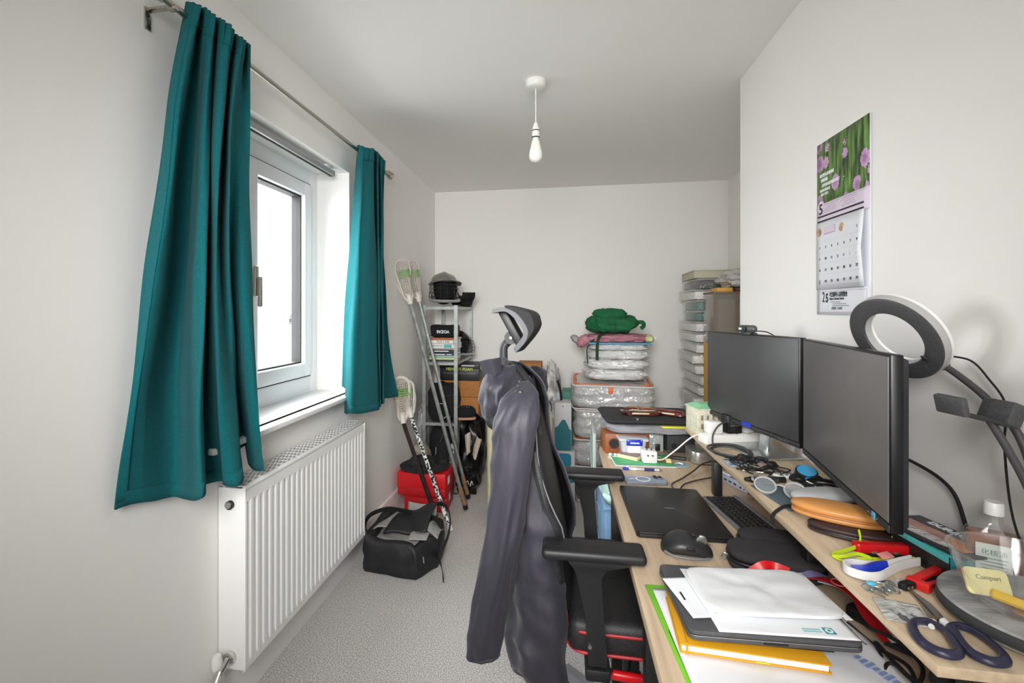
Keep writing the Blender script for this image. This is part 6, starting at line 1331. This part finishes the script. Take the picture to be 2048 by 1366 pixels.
# ---- slate board, bowl, bottle
sbd = thing('slate_board', 'thick round grey slate board at the near end of the riser', 'board', (.722, .862, ZS)); mat('slate', 'aeaeac', .75, col2='7b7b7b', scale=9, stretch=(1, 5, 1), bump=.4, bscale=30, detail=7); mat('slate_edge', '3b3b3c', .8)
MB().lathe([(0, .008), (.118, .008), (.121, .012), (.121, .030), (.119, .033), (0, .033)], seg=72).build('slab', 'slate', sbd, 30); MB().lathe([(.1205, .012), (.1222, .013), (.1222, .029), (.1205, .03)], seg=72, cap=False).build('rough_edge', 'slate_edge', sbd, 60)
for k in range(3): MB().cyl((.08*math.cos(k*2.1), .08*math.sin(k*2.1), .004), .012, .008, None, 16).build('foot', 'black_rubber', sbd)
bw = thing('glass_bowl', 'clear glass bowl holding yellow wrappers on the slate board', 'bowl', (.682, .852, ZS+.0335))
MB().lathe([(0, .0), (.036, 0), (.05, .008), (.066, .03), (.076, .058), (.081, .078), (.083, .081), (.0805, .082), (.078, .076), (.072, .056), (.062, .032), (.047, .012), (.034, .005), (0, .005)], seg=64, cap=False).build('bowl', 'clear_glass', bw, 60)
MB().lathe([(.0795, .0805), (.0835, .0800), (.0835, .0825), (.0795, .0825)], seg=64, cap=False).build('rim', 'clear_glass', bw, 60)
yt = thing('yellow_lighter', 'yellow plastic tag leaning inside the glass bowl', 'tag', (.655, .853, ZS+.0388)); mat('yellow_pale', 'e3dba0', .5); mat('yellow', 'edc02d', .4)
MB().prism([(x, y) for x, y, _ in rr(0, 0, .027, .019, .007, 0)], 0, .005, Matrix.Translation((-.01, .012, .028)) @ Euler((R(62), 0, R(-8))).to_matrix().to_4x4(), .001).build('card', 'yellow_pale', yt)
mx_ = Matrix.Translation((-.01, .012, .028)) @ Euler((R(62), 0, R(-8))).to_matrix().to_4x4()
o = text('Campari', .009, mx_ @ Vector((.002, .006, .0053)), (R(62), 0, R(-8)), 'villa_dark', yt)
mb = MB().box((.0, .0, .0), (.06, .014, .009), .003, (R(35), R(14), R(-20))); bmesh.ops.translate(mb.bm, vec=(.014, -.012, .012), verts=mb.bm.verts[:]); mb.build('stick', 'yellow', yt)
tw = thing('copper_coins', 'few coppery coins and wrappers at the bottom of the glass bowl', 'coins', (.682, .852, ZS+.0388)); 
for k in range(5): MB().cyl((.022*math.cos(k*1.3), .018*math.sin(k*1.3)-.008, .003+.002*(k % 3)), .0095, .002, (R(10*(k % 3)), R(8), 0), 16).build('coin', mat('copper', 'b88a5a', .4, .7), tw)
bo = thing('bottle', 'flat amber flask bottle with white cap and green lettered label', 'bottle', (.752, .992, ZS), R(-25)); mat('amber_liquid', '7a3d14', .12, coat=.4, col2='8d4a1b', scale=12)
def oval(k, hx, hy, z, n=36): return [(hx*k*abs(math.cos(a))**.75*(1 if math.cos(a) > 0 else -1), hy*k*abs(math.sin(a))**.75*(1 if math.sin(a) > 0 else -1), z) for a in [2*math.pi*i/n for i in range(n)]]
MB().rings([oval(.9, .04, .018, .001), oval(1, .04, .019, .006), oval(1, .04, .019, .085), oval(.9, .04, .019, .098), oval(.6, .04, .02, .108), oval(.3, .04, .032, .114), oval(.28, .04, .034, .128)]).build('glass', film('flask_glass', 'e6efec', .975, .03, .03), bo, 50)
MB().rings([oval(.9, .036, .0155, .004), oval(1, .036, .0155, .008), oval(1, .036, .0155, .088), oval(.95, .036, .0155, .094)]).build('liquid', 'amber_liquid', bo, 50)
cpb = MB().lathe([(0, 0), (.0135, 0), (.0138, .003), (.0132, .02), (.012, .022), (0, .022)], (0, 0, .127), 32).build('cap', 'white_plastic', bo)
lb = MB().box((-.004, -.0196, .048), (.046, .001, .062), .0004).build('label', mat('label_white', 'cfd4cd', .6), bo)
text('化核油', .011, (-.004, -.0204, .064), (R(90), 0, 0), mat('label_green', '6d8f7a', .6), lb)
for k in range(5): MB().box((-.004, -.0203, .054-.006*k), (.034-.004*(k % 2), .0004, .0016)).build('label_line', 'label_green', lb)

# ---- under the desk
bd = thing('drawer_tower', 'blue plastic storage drawer standing under the desk behind the armrest', 'drawer unit', (.30, 2.09, 0))
MB().box((0, 0, .30), (.28, .34, .56), .006).build('body', mat('drawer_blue', '6f93b5', .45), bd)
for k in range(3): 
    d_ = MB().box((-.142, 0, .12+.18*k), (.006, .32, .16), .003).build('drawer', 'drawer_blue', bd); MB().box((-.148, 0, .17+.18*k), (.01, .1, .016), .003).build('handle', 'drawer_blue', d_)
MB().box((0, 0, .585), (.29, .35, .02), .006).build('rim', 'drawer_blue', bd)
pp = thing('paper_ream', 'white papers and torn envelopes leaning under the desk', 'papers', (.34, 1.84, 0), R(3))
MB().box((0, 0, .22), (.26, .05, .44), .003).build('stack', 'white_paper', pp); sheet(MB(), .25, .3, 0, .01, 5).build('torn_sheet', 'white_paper', pp, 180, .001, 0, (-.03, -.03, .3), (R(86), 0, 0))
gu = thing('upright_rail', 'grey perforated metal upright at the back of the desk', 'rail', (.178, 1.955, 0))
m = MB().box((0, 0, .356), (.022, .03, .71), .002); m.build('post', mat('post_grey', '6a6f78', .5, .3), gu)
for k in range(12): MB().cyl((-.0115, 0, .06+.055*k), .004, .001, (0, R(90), 0), 12).build('hole', 'ink', gu)
mg2 = thing('mint_bag', 'pale mint plastic bag filling the gap above the blue drawers', 'bag', (.25, 2.0, .60)); MB().pillow((0, 0, .05), (.2, .3, .10), 3, 24, 16, None, .2, 3, 6).build('bag', mat('mint_film', 'b9dbd6', .35, bump=.3, bscale=30), mg2)

# ================================================================ lettering becomes mesh, shared alike
bpy.context.view_layer.update()
dg = bpy.context.evaluated_depsgraph_get()
for o in [o for o in SC.objects if o.type == 'FONT']:
    me = bpy.data.meshes.new_from_object(o.evaluated_get(dg)); nm = o.name.split('.')[0]
    n = bpy.data.objects.new(nm, me); C.objects.link(n); n.parent = o.parent
    n.location, n.rotation_euler, n.scale = o.location, o.rotation_euler, o.scale
    if not me.materials: me.materials.append(o.data.materials[0])
    bpy.data.objects.remove(o)
